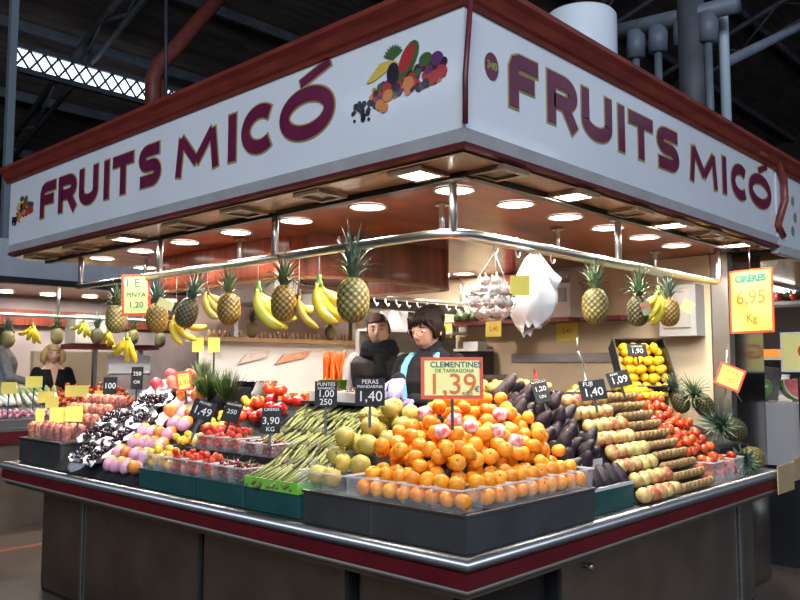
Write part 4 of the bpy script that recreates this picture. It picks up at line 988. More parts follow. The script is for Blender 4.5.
# dark red wood hood hanging from the ceiling
pts = []
for i in range(9): a = PI+PI/2*i/8; pts.append((1.22+.5*math.cos(a), 2.10+.5*math.sin(a)))
for i in range(7): a = -PI/2+PI/2*i/6; pts.append((1.78+.2*math.cos(a), 1.80+.2*math.sin(a)))
pts = [(.72,3.3)]+pts+[(1.98,2.6)]
def band(pts, z0, z1, th):
    b = B(); L = []
    for i, p in enumerate(pts):
        q0 = Vector(pts[max(i-1,0)]); q1 = Vector(pts[min(i+1,len(pts)-1)]); d = (q1-q0).normalized(); L.append((Vector(p), Vector((-d.y, d.x))*th))
    vs = []
    for p, n in L: vs += [(p.x,p.y,z0),(p.x+n.x,p.y+n.y,z0),(p.x+n.x,p.y+n.y,z1),(p.x,p.y,z1)]
    m = len(pts); b.add(vs, [(4*i+k,4*i+(k+1)%4,4*i+4+(k+1)%4,4*i+4+k) for i in range(m-1) for k in range(4)]+[(3,2,1,0),(4*m-4,4*m-3,4*m-2,4*m-1)]); return b
tag(band(pts, 2.02, ZS-.001, .05).obj('wood_hood', wood), 'dark red curved wood hood hanging from the ceiling behind the two women', 'hood')
tag(band([(p[0]-.004,p[1]-.006) for p in pts], 2.004, 2.019, .06).obj('hood_edge', mat('light_wood_edge', (.30,.14,.06), rough=.4)), 'thin paler wooden edge under the dark red hood', 'edge strip')
for k in range(5):  # lamps added behind the hood to brighten the stall interior
    t = thing('downlight', 'added round light brightening the stall interior behind the red wood hood', 'ceiling light', (1.15+.45*k, 2.95 if k % 2 else 2.35, ZS), group='added inner lights of the fruit stall')
    B().lathe([(.092,-.001),(.098,-.006),(.085,-.008),(.082,-.003)], 24).obj('trim_ring', ring_m, t); B().lathe([(0,-.004),(.084,-.004)], 24).obj('diffuser', lampglow, t)
    l = bpy.data.lights.new('downlight_lamp', 'AREA'); l.shape = 'DISK'; l.size = .16; l.energy = 13; l.color = (1,.92,.82)
    o = bpy.data.objects.new('downlight_lamp', l); COL.objects.link(o); o.parent = t; o.location = (0,0,-.012)

# back worktops behind the fruit
def worktop(label, x0,x1,y0,y1,z):
    t = thing('back_worktop', label, 'worktop', ((x0+x1)/2,(y0+y1)/2,0)); J = Matrix.Translation((-(x0+x1)/2,-(y0+y1)/2,0))
    B().box(x0,x1,y0,y1,z-.03,z,J).obj('top', steel, t); B().box(x0+.02,x1-.02,y0+.02,y1-.02,.22,z-.03,J).obj('body', graysheet, t)
worktop('steel worktop behind the strawberries carrying bowl and carrots',.88,1.10,1.75,3.4,1.29)
worktop('steel worktop behind the avocados carrying the potatoes',1.25,3.18,.87,1.10,1.27)
bowl_m = mat('bowl_steel', (.62,.62,.63), rough=.15, metal=1)
def bowl(label, p, r, h):
    b = B().lathe([(0,0),(r*.55,0),(r*.85,h*.35),(r,h),(r*1.02,h+.003),(r*.97,h),(r*.82,h*.38),(r*.53,.006),(0,.006)], 28); o = b.obj('steel_bowl', bowl_m); o.location = p; return tag(o,label,'bowl')
bp_ = P(254,388,x=.98); bowl('wide steel bowl on the worktop behind the red tomatoes',(.99,bp_.y,1.29),.145,.11)
foodm = mat('cut_fruit', (.55,.42,.10), (.70,.62,.40), rough=.5, scale=40); 
cf = fill(.99-.08,.99+.08,bp_.y-.08,bp_.y+.08,.022,lambda x,y: 1.33,lambda x,y: 1.375,16,slope=0)
cfm = B().box(-.014,.014,-.014,.014,-.014,.014).mesh('fruit_chunk', foodm)
scatter('fruit_chunk','cut fruit','pale chunk of cut fruit in the wide steel bowl','cut fruit in the steel bowl',cfm,None,cf)
# carrots in a green tub
car = P(333,392,x=1.0); t = thing('green_tub','lime green tub on the worktop behind the asparagus','tub',(1.0,car.y,1.29))
B().lathe([(0,0),(.065,0),(.085,.13),(.088,.13),(.083,.128),(.064,.005),(0,.005)], 20).obj('shell', mat('lime_plastic',(.28,.55,.05),rough=.4), t)
car_m = mat('carrot_skin', (.74,.09,.012), (.80,.15,.02), rough=.4, scale=20, vary=.15)
car_me = B().tube([(0,0,-.11),(0,0,-.02),(.0,0,.06),(0,0,.10),(0,0,.112)], [.003,.006,.0095,.0105,.003], 8).mesh('carrot', car_m)
for k in range(24):
    a = k*2.4; r = .056*math.sqrt(k/24.0); 
    o = link('carrot', car_me, None, (1.0+r*math.cos(a), car.y+r*math.sin(a), 1.29+.155+.012*(k%4)), (random.gauss(0,.10)+.25*math.sin(a)*r/.058*-1, random.gauss(0,.1)+.25*math.cos(a)*r/.058, random.random()*6)); tag(o,'bright orange carrot standing in the lime green tub','carrot','carrots in the green tub')
# orange and red trays behind, herbs on worktop
for (px,w,mm,lab) in ((293,.16,'orange','orange'),(243,.13,'red','red')):
    p = P(px,396,x=1.0); b = B(); b.box(-.05,.05,-w,w,0,.045); o = b.obj('food_tray', mat(lab+'_tray', (.70,.17,.02) if mm=='orange' else (.5,.02,.04), rough=.5)); o.location = (1.02,p.y+(.06 if mm=='red' else 0),1.291); tag(o, 'shallow %s tray of food on the worktop behind the tomatoes' % lab, 'tray')
herb_m = mat('herb_leaf', (.03,.07,.015), (.10,.16,.035), rough=.6, scale=30, vary=.2)
def herbs(label, p, n, L, seed, m=herb_m, sp=.5):
    r = random.Random(seed); b = B()
    for k in range(n):
        a = r.uniform(0,6.28); t_ = r.uniform(0,sp); ln = L*r.uniform(.6,1.05); d = Vector((math.sin(t_)*math.cos(a), math.sin(t_)*math.sin(a), math.cos(t_))); q = d*ln+Vector((r.uniform(-.02,.02),r.uniform(-.02,.02),0)); s = d.orthogonal().normalized()*.0045
        b.add([-s*.8,s*.8,q*.6+s*2.0,q,q*.6-s*2.0],[(0,1,2,3,4)])
    o = b.obj('herb_bunch', m); o.location = p; return tag(o,label,'herbs')
hq = P(203,412,x=.60); herbs('dark green herb bunch standing behind the yellow plums',(.57,2.42,1.28),260,.24,1,sp=.75); herbs('dark green bunch of chives beside the first herbs',(.60,2.28,1.27),260,.23,2,sp=.65)
herbs('green sprout bunch at the top near the red mangoes',(.74,2.76,1.40),90,.16,4,mat('pale_leaf',(.10,.18,.06),(.25,.33,.14),rough=.6,scale=20))
for k,(px,py) in enumerate(((198,345),(214,345))):
    u, v = uv(.1,0); p = P(px,py,x=1.0); card('price_tag','small plain yellow card standing on the worktop behind the herbs, '+('first' if k==0 else 'second')+' from the far end','price tag',p,u,v,.08,.10,yellowcard,[],stick=.30 if True else 0)
# salmon coloured packs on white wall
pk_m = mat('orange_pack', (.62,.24,.12), (.72,.40,.28), rough=.4, scale=40)
for (px,py,w,lab) in ((293,357,.20,'flat orange food pack fixed on the white wall, the one nearest the carrots'),(254,357,.17,'pale pink food pack fixed on the white wall behind the steel bowl')):
    p = P(px,py,y=3.79); b = B(); b.add([(-w,-.02,-.06),(w*.7,-.02,.0),(w,-.02,.06),(-w*.55,-.02,.02),(-w,.0,-.06),(w*.7,.0,.0),(w,.0,.06),(-w*.55,.0,.02)],[(0,1,2,3),(7,6,5,4),(0,4,5,1),(1,5,6,2),(2,6,7,3),(3,7,4,0)]); o = b.obj('food_pack', pk_m if 'orange' in lab else mat('pink_pack',(.6,.45,.40),(.7,.6,.55),rough=.4,scale=30)); o.location = p; tag(o,lab,'food pack')
# small pineapples and pegs on the wooden ledge
for k,(px,py) in enumerate(((252,331),(330,333))):
    p = P(px,py+6,y=3.75); pineapple('small pineapple standing on the wooden ledge, '+('behind the greenish bananas' if k == 0 else 'behind the yellow bananas'), (p.x,3.75,1.735+.088*.75), 2, k, .75)
jar_m = mat('jar_brown', (.30,.17,.08), (.40,.26,.14), rough=.3, vary=.3); jar_me = B().lathe([(0,0),(.016,0),(.016,.04),(.010,.05),(.010,.058),(0,.058)], 10).mesh('spice_jar', jar_m)
for k in range(34):
    x = 1.45+k*.05
    if abs(x-1.86) < .07 or abs(x-2.72) < .08: continue
    tag(link('spice_jar', jar_me, None, (x,3.76+random.uniform(-.01,.01),1.735)),'little brown jar in the row on the wooden ledge','jar','little jars on the wooden ledge')
# shelf unit behind: machine with screen, white boxes
def boxy(name, label, cat, x0,x1,y0,y1,z0,z1,m,extra=None,bev=.004):
    t = thing(name,label,cat,((x0+x1)/2,(y0+y1)/2,z0)); J = Matrix.Translation((-(x0+x1)/2,-(y0+y1)/2,-z0))
    B().box(x0,x1,y0,y1,z0,z1,J).obj('body', m, t, bev)
    for nm, bx, mm in (extra or []): B().box(*bx,J).obj(nm, mm, t)
    return t
creamm = mat('cream_metal', (.50,.46,.40), (.56,.52,.46), rough=.4, scale=3); screen = mat('lcd_screen', (.35,.48,.75), rough=.2); gm = mat('mid_grey_plastic',(.28,.28,.29),rough=.5); shelfm = mat('maroon_shelf',(.14,.02,.025),(.18,.03,.035),rough=.4,scale=5)
tag(B().box(1.55,2.9,3.3,3.62,1.98,2.0).obj('high_shelf',steel),'steel shelf high behind the hanging banana bunches','shelf')
boxy('weighing_machine','grey machine with a blue screen on the high shelf behind the bananas','machine',1.78,2.02,3.35,3.6,2.001,2.21,creamm,[('screen',(1.81,1.95,3.344,3.3495,2.07,2.17),screen),('side_bar',(1.97,2.0,3.34,3.3495,2.02,2.2),gm)])
boxy('storage_box','white storage box on the high shelf behind the largest pineapple','box',2.2,2.6,3.35,3.6,2.001,2.11,whiteplastic,[('lid',(2.19,2.61,3.34,3.61,2.11,2.13),gm)])
struct(B().box(1.56,1.60,3.58,3.62,1.735,1.98).obj('trim_9',steel)); struct(B().box(2.86,2.9,3.58,3.62,1.735,1.98).obj('trim_10',steel))
# hook rack above the women
t = thing('utensil_rack','dark rack with a row of white hooks hanging behind the woman with glasses','rack',(2.5,2.5,2.0))
b = B(); b.box(1.85,3.15,2.48,2.52,1.93,2.0,Matrix.Translation((-2.5,-2.5,-2.0))); b.obj('backboard', black, t)
b = B(); b.tube([(-.68,-.04,.02),(.66,-.04,.02)], .012, 8); b.tube([(-.6,0,.0),(-.6,0,.2585)], .012, 8); b.tube([(.6,0,.0),(.6,0,.2585)], .012, 8); b.obj('steel_bar', chrome, t)
for k in range(11):
    x = -.6+.12*k; b = B(); b.tube([(x,-.04,.008),(x-.012,-.05,-.02),(x+.015,-.05,-.05),(x+.03,-.05,-.03)], .006, 6); b.obj('hook', whiteplastic, t)
tag(B().box(2.0,3.15,2.45,2.62,1.76,1.78).obj('low_shelf',whiteplastic),'white shelf under the rack of hooks','shelf')
for x in (2.02,3.1): struct(B().box(x,x+.03,2.55,2.58,1.78,1.93).obj('trim_11' if x < 3 else 'trim_12',steel))
struct(B().box(2.0,3.15,2.6,2.64,.22,1.76).obj('wall_4',mat('grey_partition',(.42,.40,.38),(.5,.48,.45),rough=.5)))
boxy('card_terminal','grey and black till standing on the white shelf behind the two women','till',2.22,2.40,2.47,2.6,1.781,1.92,whiteplastic,[('dark_side',(2.401,2.47,2.47,2.6,1.781,1.92),black)])
pineapple('small pineapple standing between the two women on the white shelf',(P(403,330,y=2.54).x,2.54,1.781+.0875*.55),2,3,.55)
for k in range(9):
    o = tag(link('spice_jar',jar_me,None,(2.55+.06*k,2.52,1.7805)),'little brown jar on the white shelf behind the woman with glasses','jar','little jars on the white shelf')
# end wall: maroon shelf with machines, greens, tags
tag(B().box(2.92,3.199,1.35,2.55,1.83,1.86).obj('maroon_shelf',shelfm),'maroon shelf on the beige wall behind garlic basket and bag','shelf')
tag(B().box(3.0,3.199,.98,1.30,1.83,1.86).obj('maroon_shelf',shelfm),'short maroon shelf on the beige wall beside the hanging pineapples','shelf')
boxy('scale_machine','cream machine with a grey front on the maroon shelf behind the plastic bag','machine',2.98,3.18,1.62,1.86,1.861,2.10,creamm,[('front',(2.97,2.979,1.66,1.82,1.88,2.08),gm)])
boxy('scale_machine','cream machine with a dial beside the hanging pineapple nearest the bag','machine',2.98,3.18,1.37,1.59,1.861,2.12,creamm,[('dial',(2.97,2.979,1.41,1.5,1.98,2.08),gm)])
tag(B().lathe([(0,0),(.05,0),(.05,.11),(.015,.11),(.015,.10),(0,.10)],18).obj('paper_roll',whitepaper),'white paper roll on the machine behind the plastic bag','paper roll').location = (3.06,1.74,2.101)
o = tag(B().lathe([(0,0),(.055,0),(.055,.09),(.015,.09),(.015,.08),(0,.08)],18).obj('paper_roll',whitepaper),'white paper roll on the machine with a dial','paper roll'); o.location = (3.06,1.48,2.121)
lm = mat('dark_lettuce',(.015,.04,.01),(.05,.10,.02),rough=.5,scale=30,vary=.3)
gm_me = wob(B().lathe(sph_prof(.05,.8,8),12),.15,60,3).mesh('green_squash',lm)
for k in range(14): tag(link('green_cabbage',gm_me,None,(3.0+.08*(k%2),1.93+.085*(k//2),1.905),(k,k*.7,k)),'small dark green cabbage on the maroon shelf behind the garlic basket','cabbage','dark cabbages on the maroon shelf')
for (y,lab,z) in ((2.52,'yellow card on the edge of the maroon shelf nearest the woman with glasses',1.79),(2.02,'yellow card with white lower edge under the garlic and bag',1.79),(1.53,'yellow card on the beige wall below the machine with a dial',1.77)):
    u = Vector((0,-1,0)); card('price_tag',lab,'price tag',(2.905 if z==1.79 else 3.19,y,z),u,UZ,.15 if z==1.79 else .19,.12 if z==1.79 else .16,yellowcard,[('2,40',.05,0,0,orangeink,.001)])
red_s = mat('red_strip',(.42,.02,.03),rough=.5); struct(B().box(3.18,3.199,2.02,2.10,1.861,2.25).obj('trim_13',red_s))
boxy('till_machine','black and white till under the maroon shelf behind the big price card','till',2.95,3.15,2.20,2.45,1.43,1.62,black,[('white_top',(2.93,3.15,2.2,2.45,1.62,1.64),whiteplastic),('printer',(3.0,3.12,2.25,2.4,1.64,1.70),whiteplastic)])
tag(B().box(2.9,3.199,2.1,2.55,1.40,1.43).obj('wall_bracket',steel),'steel bracket carrying the till under the maroon shelf','bracket')
tag(B().box(3.185,3.199,1.10,2.05,1.53,1.60).obj('steel_strip',steel),'steel backsplash strip low on the beige wall','strip')
boxy('metal_cabinet','grey metal wall cabinet beside the last hanging pineapple','cabinet',3.05,3.199,.46,.72,1.70,2.05,gm,[('door',(3.04,3.0495,.50,.68,1.76,2.02),mat('pale_metal',(.52,.50,.50),rough=.3,metal=.5))])
# potatoes in a low crate, lemons in a tilted dark box, hanging scale bowl
def crate(label,c,lx,ly,h,m,rot=(0,0,0)):
    t = thing('produce_crate',label,'crate',c,rot); w=.01; b=B(); b.box(-lx,lx,-ly,ly,0,w); b.box(-lx,-lx+w,-ly,ly,w,h); b.box(lx-w,lx,-ly,ly,w,h); b.box(-lx+w,lx-w,-ly,-ly+w,w,h); b.box(-lx+w,lx-w,ly-w,ly,w,h); b.obj('shell',m,t); return t
kq = P(516,392,y=.98); crate('dark low crate of small potatoes behind the clementines',(1.72,1.0,1.272),.30,.10,.06,black)
pot_m = mat('potato_skin',(.50,.33,.10),(.60,.42,.15),rough=.6,scale=25,vary=.12); pot_me = wob(B().lathe(sph_prof(.026,1.2,8),12),.05,70,2).mesh('potato',pot_m)
pt = fill(1.46,1.98,.93,1.07,.027,lambda x,y:1.285,lambda x,y:1.40,70,slope=0)
scatter('potato','potato','small yellow potato in the low crate behind the clementines','potatoes in the low crate',pot_me,None,pt,up=1.2)
lcx = P(640,372,x=2.93); LROT = (.95,0,-.75)
lt = crate('dark tilted box of lemons leaning on the beige wall',lcx,.18,.20,.12,black,LROT)
LMx = Matrix.Translation(lcx) @ Euler(LROT).to_matrix().to_4x4(); lp = []
for i in range(5):
    for j in range(5):
        for k in range(2):
            if k and (i == 4 or random.random() < .2): continue
            lp.append(LMx @ Vector((-.140+.070*i+(.03 if k else 0)*(i<4), -.150+.072*j+(.03 if k else 0)*(j<4)-.0, .045+.050*k)))
scatter('lemon','lemon','bright yellow lemon in the tilted dark box','lemons in the tilted box',lem_me,None,lp,up=1.0,sc=(.98,1.06))
lp = [(2.46+.064*(k%8)+.03*(k//8%2), .625+.062*(k//8), 1.31+.030*(k//8)) for k in range(22)]
scatter('lemon','lemon','yellow lemon lying loose below the tilted box','loose lemons below the box',lem_me,None,lp,up=1.0,sc=(.8,.88))
wedge('display_stand','dark ledge under the loose lemons',[(.59,1.292),(.59,1.295),(.78,1.345),(.80,1.345),(.80,1.292)],'y',2.42,3.02)
sb = P(579,372,y=1.0); t = thing('hanging_scale','steel scale pan hanging on thin rods behind the avocados','scale',(sb.x,.98,sb.z))
B().lathe([(0,0),(.10,.0),(.15,.05),(.155,.052),(.148,.05),(.098,.004),(0,.004)],24).obj('pan',bowl_m,t)
b = B(); q = Vector((0,.0,.30)); b.tube([(-.13,0,.05),(.05,0,.12),(.02,0,.24),(-.05,0,.31)],.007,6); b.tube([(.13,0,.05),(.05,0,.12)],.005,6); b.obj('arm',chrome,t)
b = B(); b.tube([(-.05,0,.31),(-.05,0,.40)],.006,6); b.obj('hanger',chrome,t); t.location = (sb.x,.98,1.285)
of = fill(sb.x-.07,sb.x+.07,.91,1.05,.026,lambda x,y:1.295,lambda x,y:1.36,10,slope=0)
scatter('lemon','lemon','orange-yellow lemon in the steel scale pan','lemons in the scale pan',lem_me,None,of,sc=(.8,.85))
bowl('small steel bowl behind the potatoes and red bottle',(2.12,1.0,1.271),.07,.07)
t = thing('red_bottle','slim red bottle beside the small steel bowl','bottle',(2.03,1.06,1.271)); B().lathe([(0,0),(.022,0),(.022,.12),(.010,.16),(.010,.19),(0,.19)],14).obj('body',mat('red_bottle_glass',(.38,.02,.03),rough=.25),t); B().lathe([(.012,.19),(.012,.21),(0,.21)],10).obj('cap',maroon,t)

# ------------------------------------------------------------------ steel pillar and the stall beyond on the kiwi side
t = thing('steel_pillar','polished steel pillar at the end of the kiwi side counter','pillar',(3.5,.55,0)); J = Matrix.Translation((-3.5,-.55,0))
B().box(3.28,3.85,.30,.75,0,2.30,J).obj('casing',mat('pillar_steel',(.30,.29,.28),(.38,.37,.36),rough=.16,metal=1,scale=2),t,.01); B().box(3.20,3.279,.30,.41,0,2.255,J).obj('edge_strip',chrome,t)
nc = thing('neighbour_counter','pale grey counter of the next stall beyond the pineapples','counter',(5.0,0,0))
gc = mat('pale_grey_counter',(.34,.33,.34),(.40,.39,.40),rough=.35,scale=3)
B().box(-.75,1.6,.1,.9,.75,1.22).obj('front',gc,nc); B().box(-.72,1.6,.12,.9,0,.74).obj('base',mat('black_glass',(.02,.02,.022),rough=.12),nc); b=B(); b.box(-.76,1.6,.06,.095,.69,.75); b.obj('trim',chrome,nc)
B().tube([(-.70,.08,.12),(-.70,.08,.55)],.014,8).obj('handle',chrome,nc)
wm_m = mat('melon_rind',(.06,.14,.03),(.16,.28,.08),rough=.3,scale=14,stretch=(1,1,.2)); wf = mat('melon_flesh',(.72,.13,.13),(.78,.22,.20),rough=.4,scale=30); wr = mat('melon_white',(.62,.66,.42),rough=.4)
def melon_slice(label,p,rz):
    t = thing('watermelon_slice',label,'watermelon',p,(0,0,rz)); n=14; R=.17
    o = B(); pts=[(R*math.cos(PI*i/n),R*math.sin(PI*i/n)) for i in range(n+1)]
    M = Matrix.Rotation(PI/2,4,'X'); o.prism([(x,-y+R) for x,y in pts][::-1],-.03,.03,M,True); o.obj('rind',wm_m,t)
    o=B(); o.prism([(x*.93,-y*.93+R+.002) for x,y in pts][::-1],-.032,.032,M,True); o.obj('white_layer',wr,t)
    o=B(); o.prism([(x*.86,-y*.86+R+.004) for x,y in pts][::-1],-.034,.034,M,True); o.obj('flesh',wf,t)
for k,(x,y,rz) in enumerate(((4.62,.30,-.7),(4.95,.30,-.6),(5.3,.3,-.7))): melon_slice(('watermelon slice on the grey counter nearest the pillar','second watermelon slice along the grey counter','third watermelon slice along the grey counter')[k],(x,y,1.221),rz)
mel = wob(B().lathe(sph_prof(.11,.9,12),20),.02,30).mesh('green_melon',wm_m); tag(link('green_melon',mel,None,(4.45,.52,1.32)),'whole green melon behind the watermelon slices','melon'); tag(link('green_melon',mel,None,(4.78,.62,1.32),(1,0,0)),'second whole green melon farther along the grey counter','melon')
u, v = uv(-.5,.2,-.15); card('price_board','dark board leaning behind the melons beside the steel pillar','price sign',P(769,383,x=4.4),u,v,.16,.26,mat('brown_board',(.05,.035,.03),(.09,.07,.06),rough=.6,scale=20),[],stick=.2)
struct(B().box(3.9,12,4.0,4.1,0,3.0).obj('wall_5',mat('far_pale_wall',(.42,.39,.36),(.52,.48,.45),rough=.7,scale=.8)))
struct(B().box(3.9,9,.05,3.9,2.27,2.33).obj('ceiling_2',soffit2))
tube_m = mat('fluorescent_tube',(1,.96,.9),emit=7)
for k,(y) in enumerate((.8,1.6)):
    t = thing('strip_light','long fluorescent strip under the next canopy, '+('nearer' if k==0 else 'farther')+' of the two','ceiling light',(5.2,y,2.24)); B().box(-1.1,1.1,-.05,.05,.0,.028).obj('housing',whiteplastic,t); B().tube([(-1.05,0,-.02),(1.05,0,-.02)],.018,8).obj('tube',tube_m,t)
    l = bpy.data.lights.new('strip_lamp','AREA'); l.shape='RECTANGLE'; l.size=2; l.size_y=.06; l.energy=22; l.color=(1,.93,.84); o=bpy.data.objects.new('strip_lamp',l); COL.objects.link(o); o.parent=t; o.location=(0,0,-.045)
# shelf with greenery and red peppers, things below
struct(B().box(9,9.1,.05,4.0,0,2.6).obj('wall_6',MATS['far_pale_wall']))
for x in (5.02,5.28): struct(B().box(x-.02,x+.02,1.38,1.42,0,2.05).obj('trim_17' if x < 5.1 else 'trim_18',steel))
tag(B().box(5.0,5.3,.15,1.42,2.02,2.05).obj('plant_shelf',gm),'grey shelf high in the next stall carrying greenery','shelf')
rf = mat('red_pepper',(.6,.03,.02),rough=.3,vary=.2); rf_me = wob(B().lathe(sph_prof(.03,1.2,8,.2),12),.06,60,8).mesh('red_pepper',rf)
for k in range(9): herbs('leafy green bunch on the high shelf of the next stall',(5.15,.22+.14*k,2.051),80,.14,20+k,leafgreen,1.15)['group']='leafy bunches of the next stall'
for k in range(10): tag(link('red_pepper',rf_me,None,(5.03,.2+.12*k,2.085),(k,0,k)),'red pepper among the leafy bunches of the next stall','pepper','peppers on the next stall shelf')
bcw = thing('white_counter','white back counter of the next stall with tomatoes on top','counter',(6.4,1.3,0)); B().box(-.25,.25,-.35,1.2,.0,1.27).obj('body',whitewall,bcw); B().box(-.28,.28,-.37,1.22,1.27,1.30).obj('worktop',steel,bcw)
for k in range(12): tag(link('red_tomato',btom_me,None,(6.25+.1*(k%2),1.0+.10*k,1.335)),'large red tomato on the white back counter of the next stall','tomato','tomatoes on the next stall back counter')
for k in range(6):
    t = thing('white_tub','small white tub on the white back counter of the next stall','tub',(6.55,1.02+.18*k,1.301),group='white tubs of the next stall'); B().lathe([(0,0),(.05,0),(.06,.10),(0,.10)],14).obj('body',whiteplastic,t); B().lathe([(.064,.10),(.064,.112),(0,.112)],14).obj('lid',redband if k%2 else whiteplastic,t)
cu = thing('orange_crate','flat orange crate on a shelf of the next stall','crate',(6.5,1.1,1.592)); B().box(-.15,.15,-.4,.4,0,.08).obj('shell',mat('orange_plastic',(.7,.25,.03),rough=.4),cu); struct(B().box(6.3,8.999,.2,2.2,1.56,1.591).obj('trim_14',gm))
yq = P(797,352,x=4.2); u = Vector((-.25,-1,0)).normalized(); card('price_sign','yellow and white card with a red letter G at the picture edge','price sign',yq,u,UZ,.26,.30,paleyellow,[('G',.16,.06,.0,redink,.004)],whiteplastic,stick=.6)

# ------------------------------------------------------------------ stall across the aisle
fs_ = thing('far_stall','opposite stall across the aisle with a grey sign and low roof','stall',(2.0,6.0,0)); J = Matrix.Translation((-2.0,-6.0,0))
B().box(.2,6.0,5.95,6.05,2.33,2.68,J).obj('sign_panel',mat('far_sign',(.30,.32,.37),(.34,.36,.41),rough=.3),fs_)
B().box(.2,6.0,6.05,9.0,2.40,2.45,J).obj('ceiling',soffit2,fs_); B().box(.4,6,8.72,8.79,2.02,2.22,J).obj('valance',wood,fs_); B().box(.2,6.0,5.94,6.06,2.27,2.33,J).obj('lower_strip',black,fs_)
B().box(.35,5.5,6.0,6.8,0,.86,J).obj('counter_base',dsteel,fs_); B().box(.30,5.5,5.92,6.85,.86,.93,J).obj('counter_top',steel,fs_); B().box(.29,5.5,5.905,5.919,.80,.90,J).obj('red_band',redband,fs_)
B().box(.4,6,8.8,8.9,0,2.40,J).obj('back_wall',mat('purple_wall',(.17,.14,.15),(.30,.25,.24),rough=.6,scale=1.5),fs_)
B().tube([(.3-2,.32,2.0),(3.5-2,.32,2.0)],.02,8).obj('rail',chrome,fs_)
for x in (.45,1.35,2.3): B().tube([(x-2,.32,2.0),(x-2,.32,2.40)],.018,8).obj('rail_post',chrome,fs_)
for k in range(6):
    t = thing('downlight','round light under the roof of the opposite stall','ceiling light',tuple(P((5,48,90,128,170,210)[k],(292,295,297,299,301,303)[k],z=2.39)),group='round lights of the opposite stall'); B().lathe([(.10,-.001),(.11,-.008),(.09,-.006)],20).obj('trim_ring',ring_m,t); B().lathe([(0,-.004),(.095,-.004)],20).obj('diffuser',lampglow,t)
    l = bpy.data.lights.new('downlight_lamp','AREA'); l.shape='DISK'; l.size=.18; l.energy=12; l.color=(1,.9,.8); o=bpy.data.objects.new('downlight_lamp',l); COL.objects.link(o); o.parent=t; o.location=(0,0,-.015)
t = thing('strip_light','added strip light brightening the front of the opposite stall','ceiling light',(1.8,6.10,2.37)); B().box(-1.2,1.2,-.04,.04,-.0,.019).obj('housing',whiteplastic,t)  # strip light added to lift the dark front of the opposite stall
B().tube([(-1.1,0,-.018),(1.1,0,-.018)],.015,8).obj('tube',mat('added_opposite_tube',(1,.96,.9),emit=7),t)
l = bpy.data.lights.new('strip_lamp','AREA'); l.shape='RECTANGLE'; l.size=2.3; l.size_y=.08; l.energy=45; l.color=(1,.93,.84); o=bpy.data.objects.new('strip_lamp',l); COL.objects.link(o); o.parent=t; o.location=(0,0,-.04)
for k,(px,py,body) in enumerate(((8,339,2),(57,336,2),(97,336,1),(133,337,2),(160,340,1))):
    p = P(px,py,y=6.32); lab = ('pineapple above the grey hooded person','pineapple above the blonde woman','small pineapple hanging beside the grey weighing machine','pineapple behind the lime green card on the opposite stall rail','last pineapple of the opposite stall rail')[k]
    pineapple(lab,p,body,k,.95,(0,0,k),hang=2.0)
for k,(px,py,kind) in enumerate(((33,325,0),(84,320,1),(108,330,0))):
    p = P(px,py,y=6.32); banana_bunch(('banana bunch hanging between the hooded person and the blonde woman','greenish banana bunch hanging before the grey weighing machine','banana bunch half hidden behind the golden-based pineapple')[k],p,6,kind,TOR+1.9,1.6,1.05,hang=2.0,out=.1)
boxy('weighing_machine','grey weighing machine with a small screen in the opposite stall','machine',1.64,2.02,6.55,6.8,1.74,2.05,creamm,[('screen',(1.68,1.83,6.54,6.549,1.88,1.98),gm)]); tag(B().box(1.62,2.6,6.5,6.85,1.68,1.735).obj('maroon_shelf',shelfm),'maroon shelf under the weighing machine of the opposite stall','shelf')
for x in (1.95,2.5): struct(B().box(x,x+.04,6.75,6.8,.93,1.68).obj('trim_15' if x < 2 else 'trim_16',steel))
tag(B().box(1.65,2.6,7.6,7.7,.3,1.67).obj('beige_board',beige),'beige back board in the opposite stall below the weighing machine','board')
boxy('glass_sign','pale lit menu board behind the pineapples of the opposite stall','board',2.05,2.55,6.6,6.65,1.40,1.62,whiteplastic,[('edge',(2.05,2.55,6.59,6.599,1.40,1.42),steel)])
wedge_m = mat('far_step',(.10,.10,.10),rough=.6)
wedge('display_stand','dark stepped stand of the opposite stall carrying leeks and tomatoes',[(6.0,.931),(6.0,1.0),(6.7,1.24),(6.8,1.24),(6.8,.931)],'y',.45,2.6,wedge_m)
lk = mat('leek_leaf',(.16,.26,.06),(.45,.5,.25),rough=.5,scale=5); lkw = mat('leek_white',(.66,.68,.58),rough=.5)
leek_me = B().tube([(0,0,-.20),(0,0,.0)],[.022,.02],8).mesh('leek',lkw); lt_ = B().tube([(0,0,0),(.005,0,.10),(.02,0,.2)],[.021,.028,.012],8).mesh('leek_top',lk); f0=None
for k in range(12):
    p = (.72+.062*k,6.45,1.215+.0*k); e = (-1.15,0,.25*math.sin(k))
    if f0 is None: f0 = tag(link('leek',leek_me,None,p,e),'white and green leek laid out on the opposite stall','leek','leeks of the opposite stall'); link('leek_top',lt_,f0)
    else: dup(f0,p,e)
ft = fill(1.35,2.2,6.15,6.65,.035,lambda x,y: np.interp(y,[6,6.7],[1.0,1.24]),lambda x,y: 1.12+.34*(y-6.05),90,slope=.35)
scatter('tomato','tomato','red tomato heaped on the opposite stall','tomatoes of the opposite stall',tom_me,tom_st,ft)
rad_m = mat('pink_radish',(.60,.10,.20),(.75,.55,.60),rough=.4,scale=20,vary=.2); rad_me = B().lathe([(0,-.03),(.012,-.02),(.02,0),(.014,.015),(0,.018)],10).mesh('radish',rad_m)
fr = fill(.55,1.3,6.03,6.2,.022,lambda x,y: np.interp(y,[6,6.7],[1.0,1.24]),lambda x,y: 1.10,60,slope=.35)
scatter('radish','radish','pink and white radish in the front row of the opposite stall','radishes of the opposite stall',rad_me,None,fr)
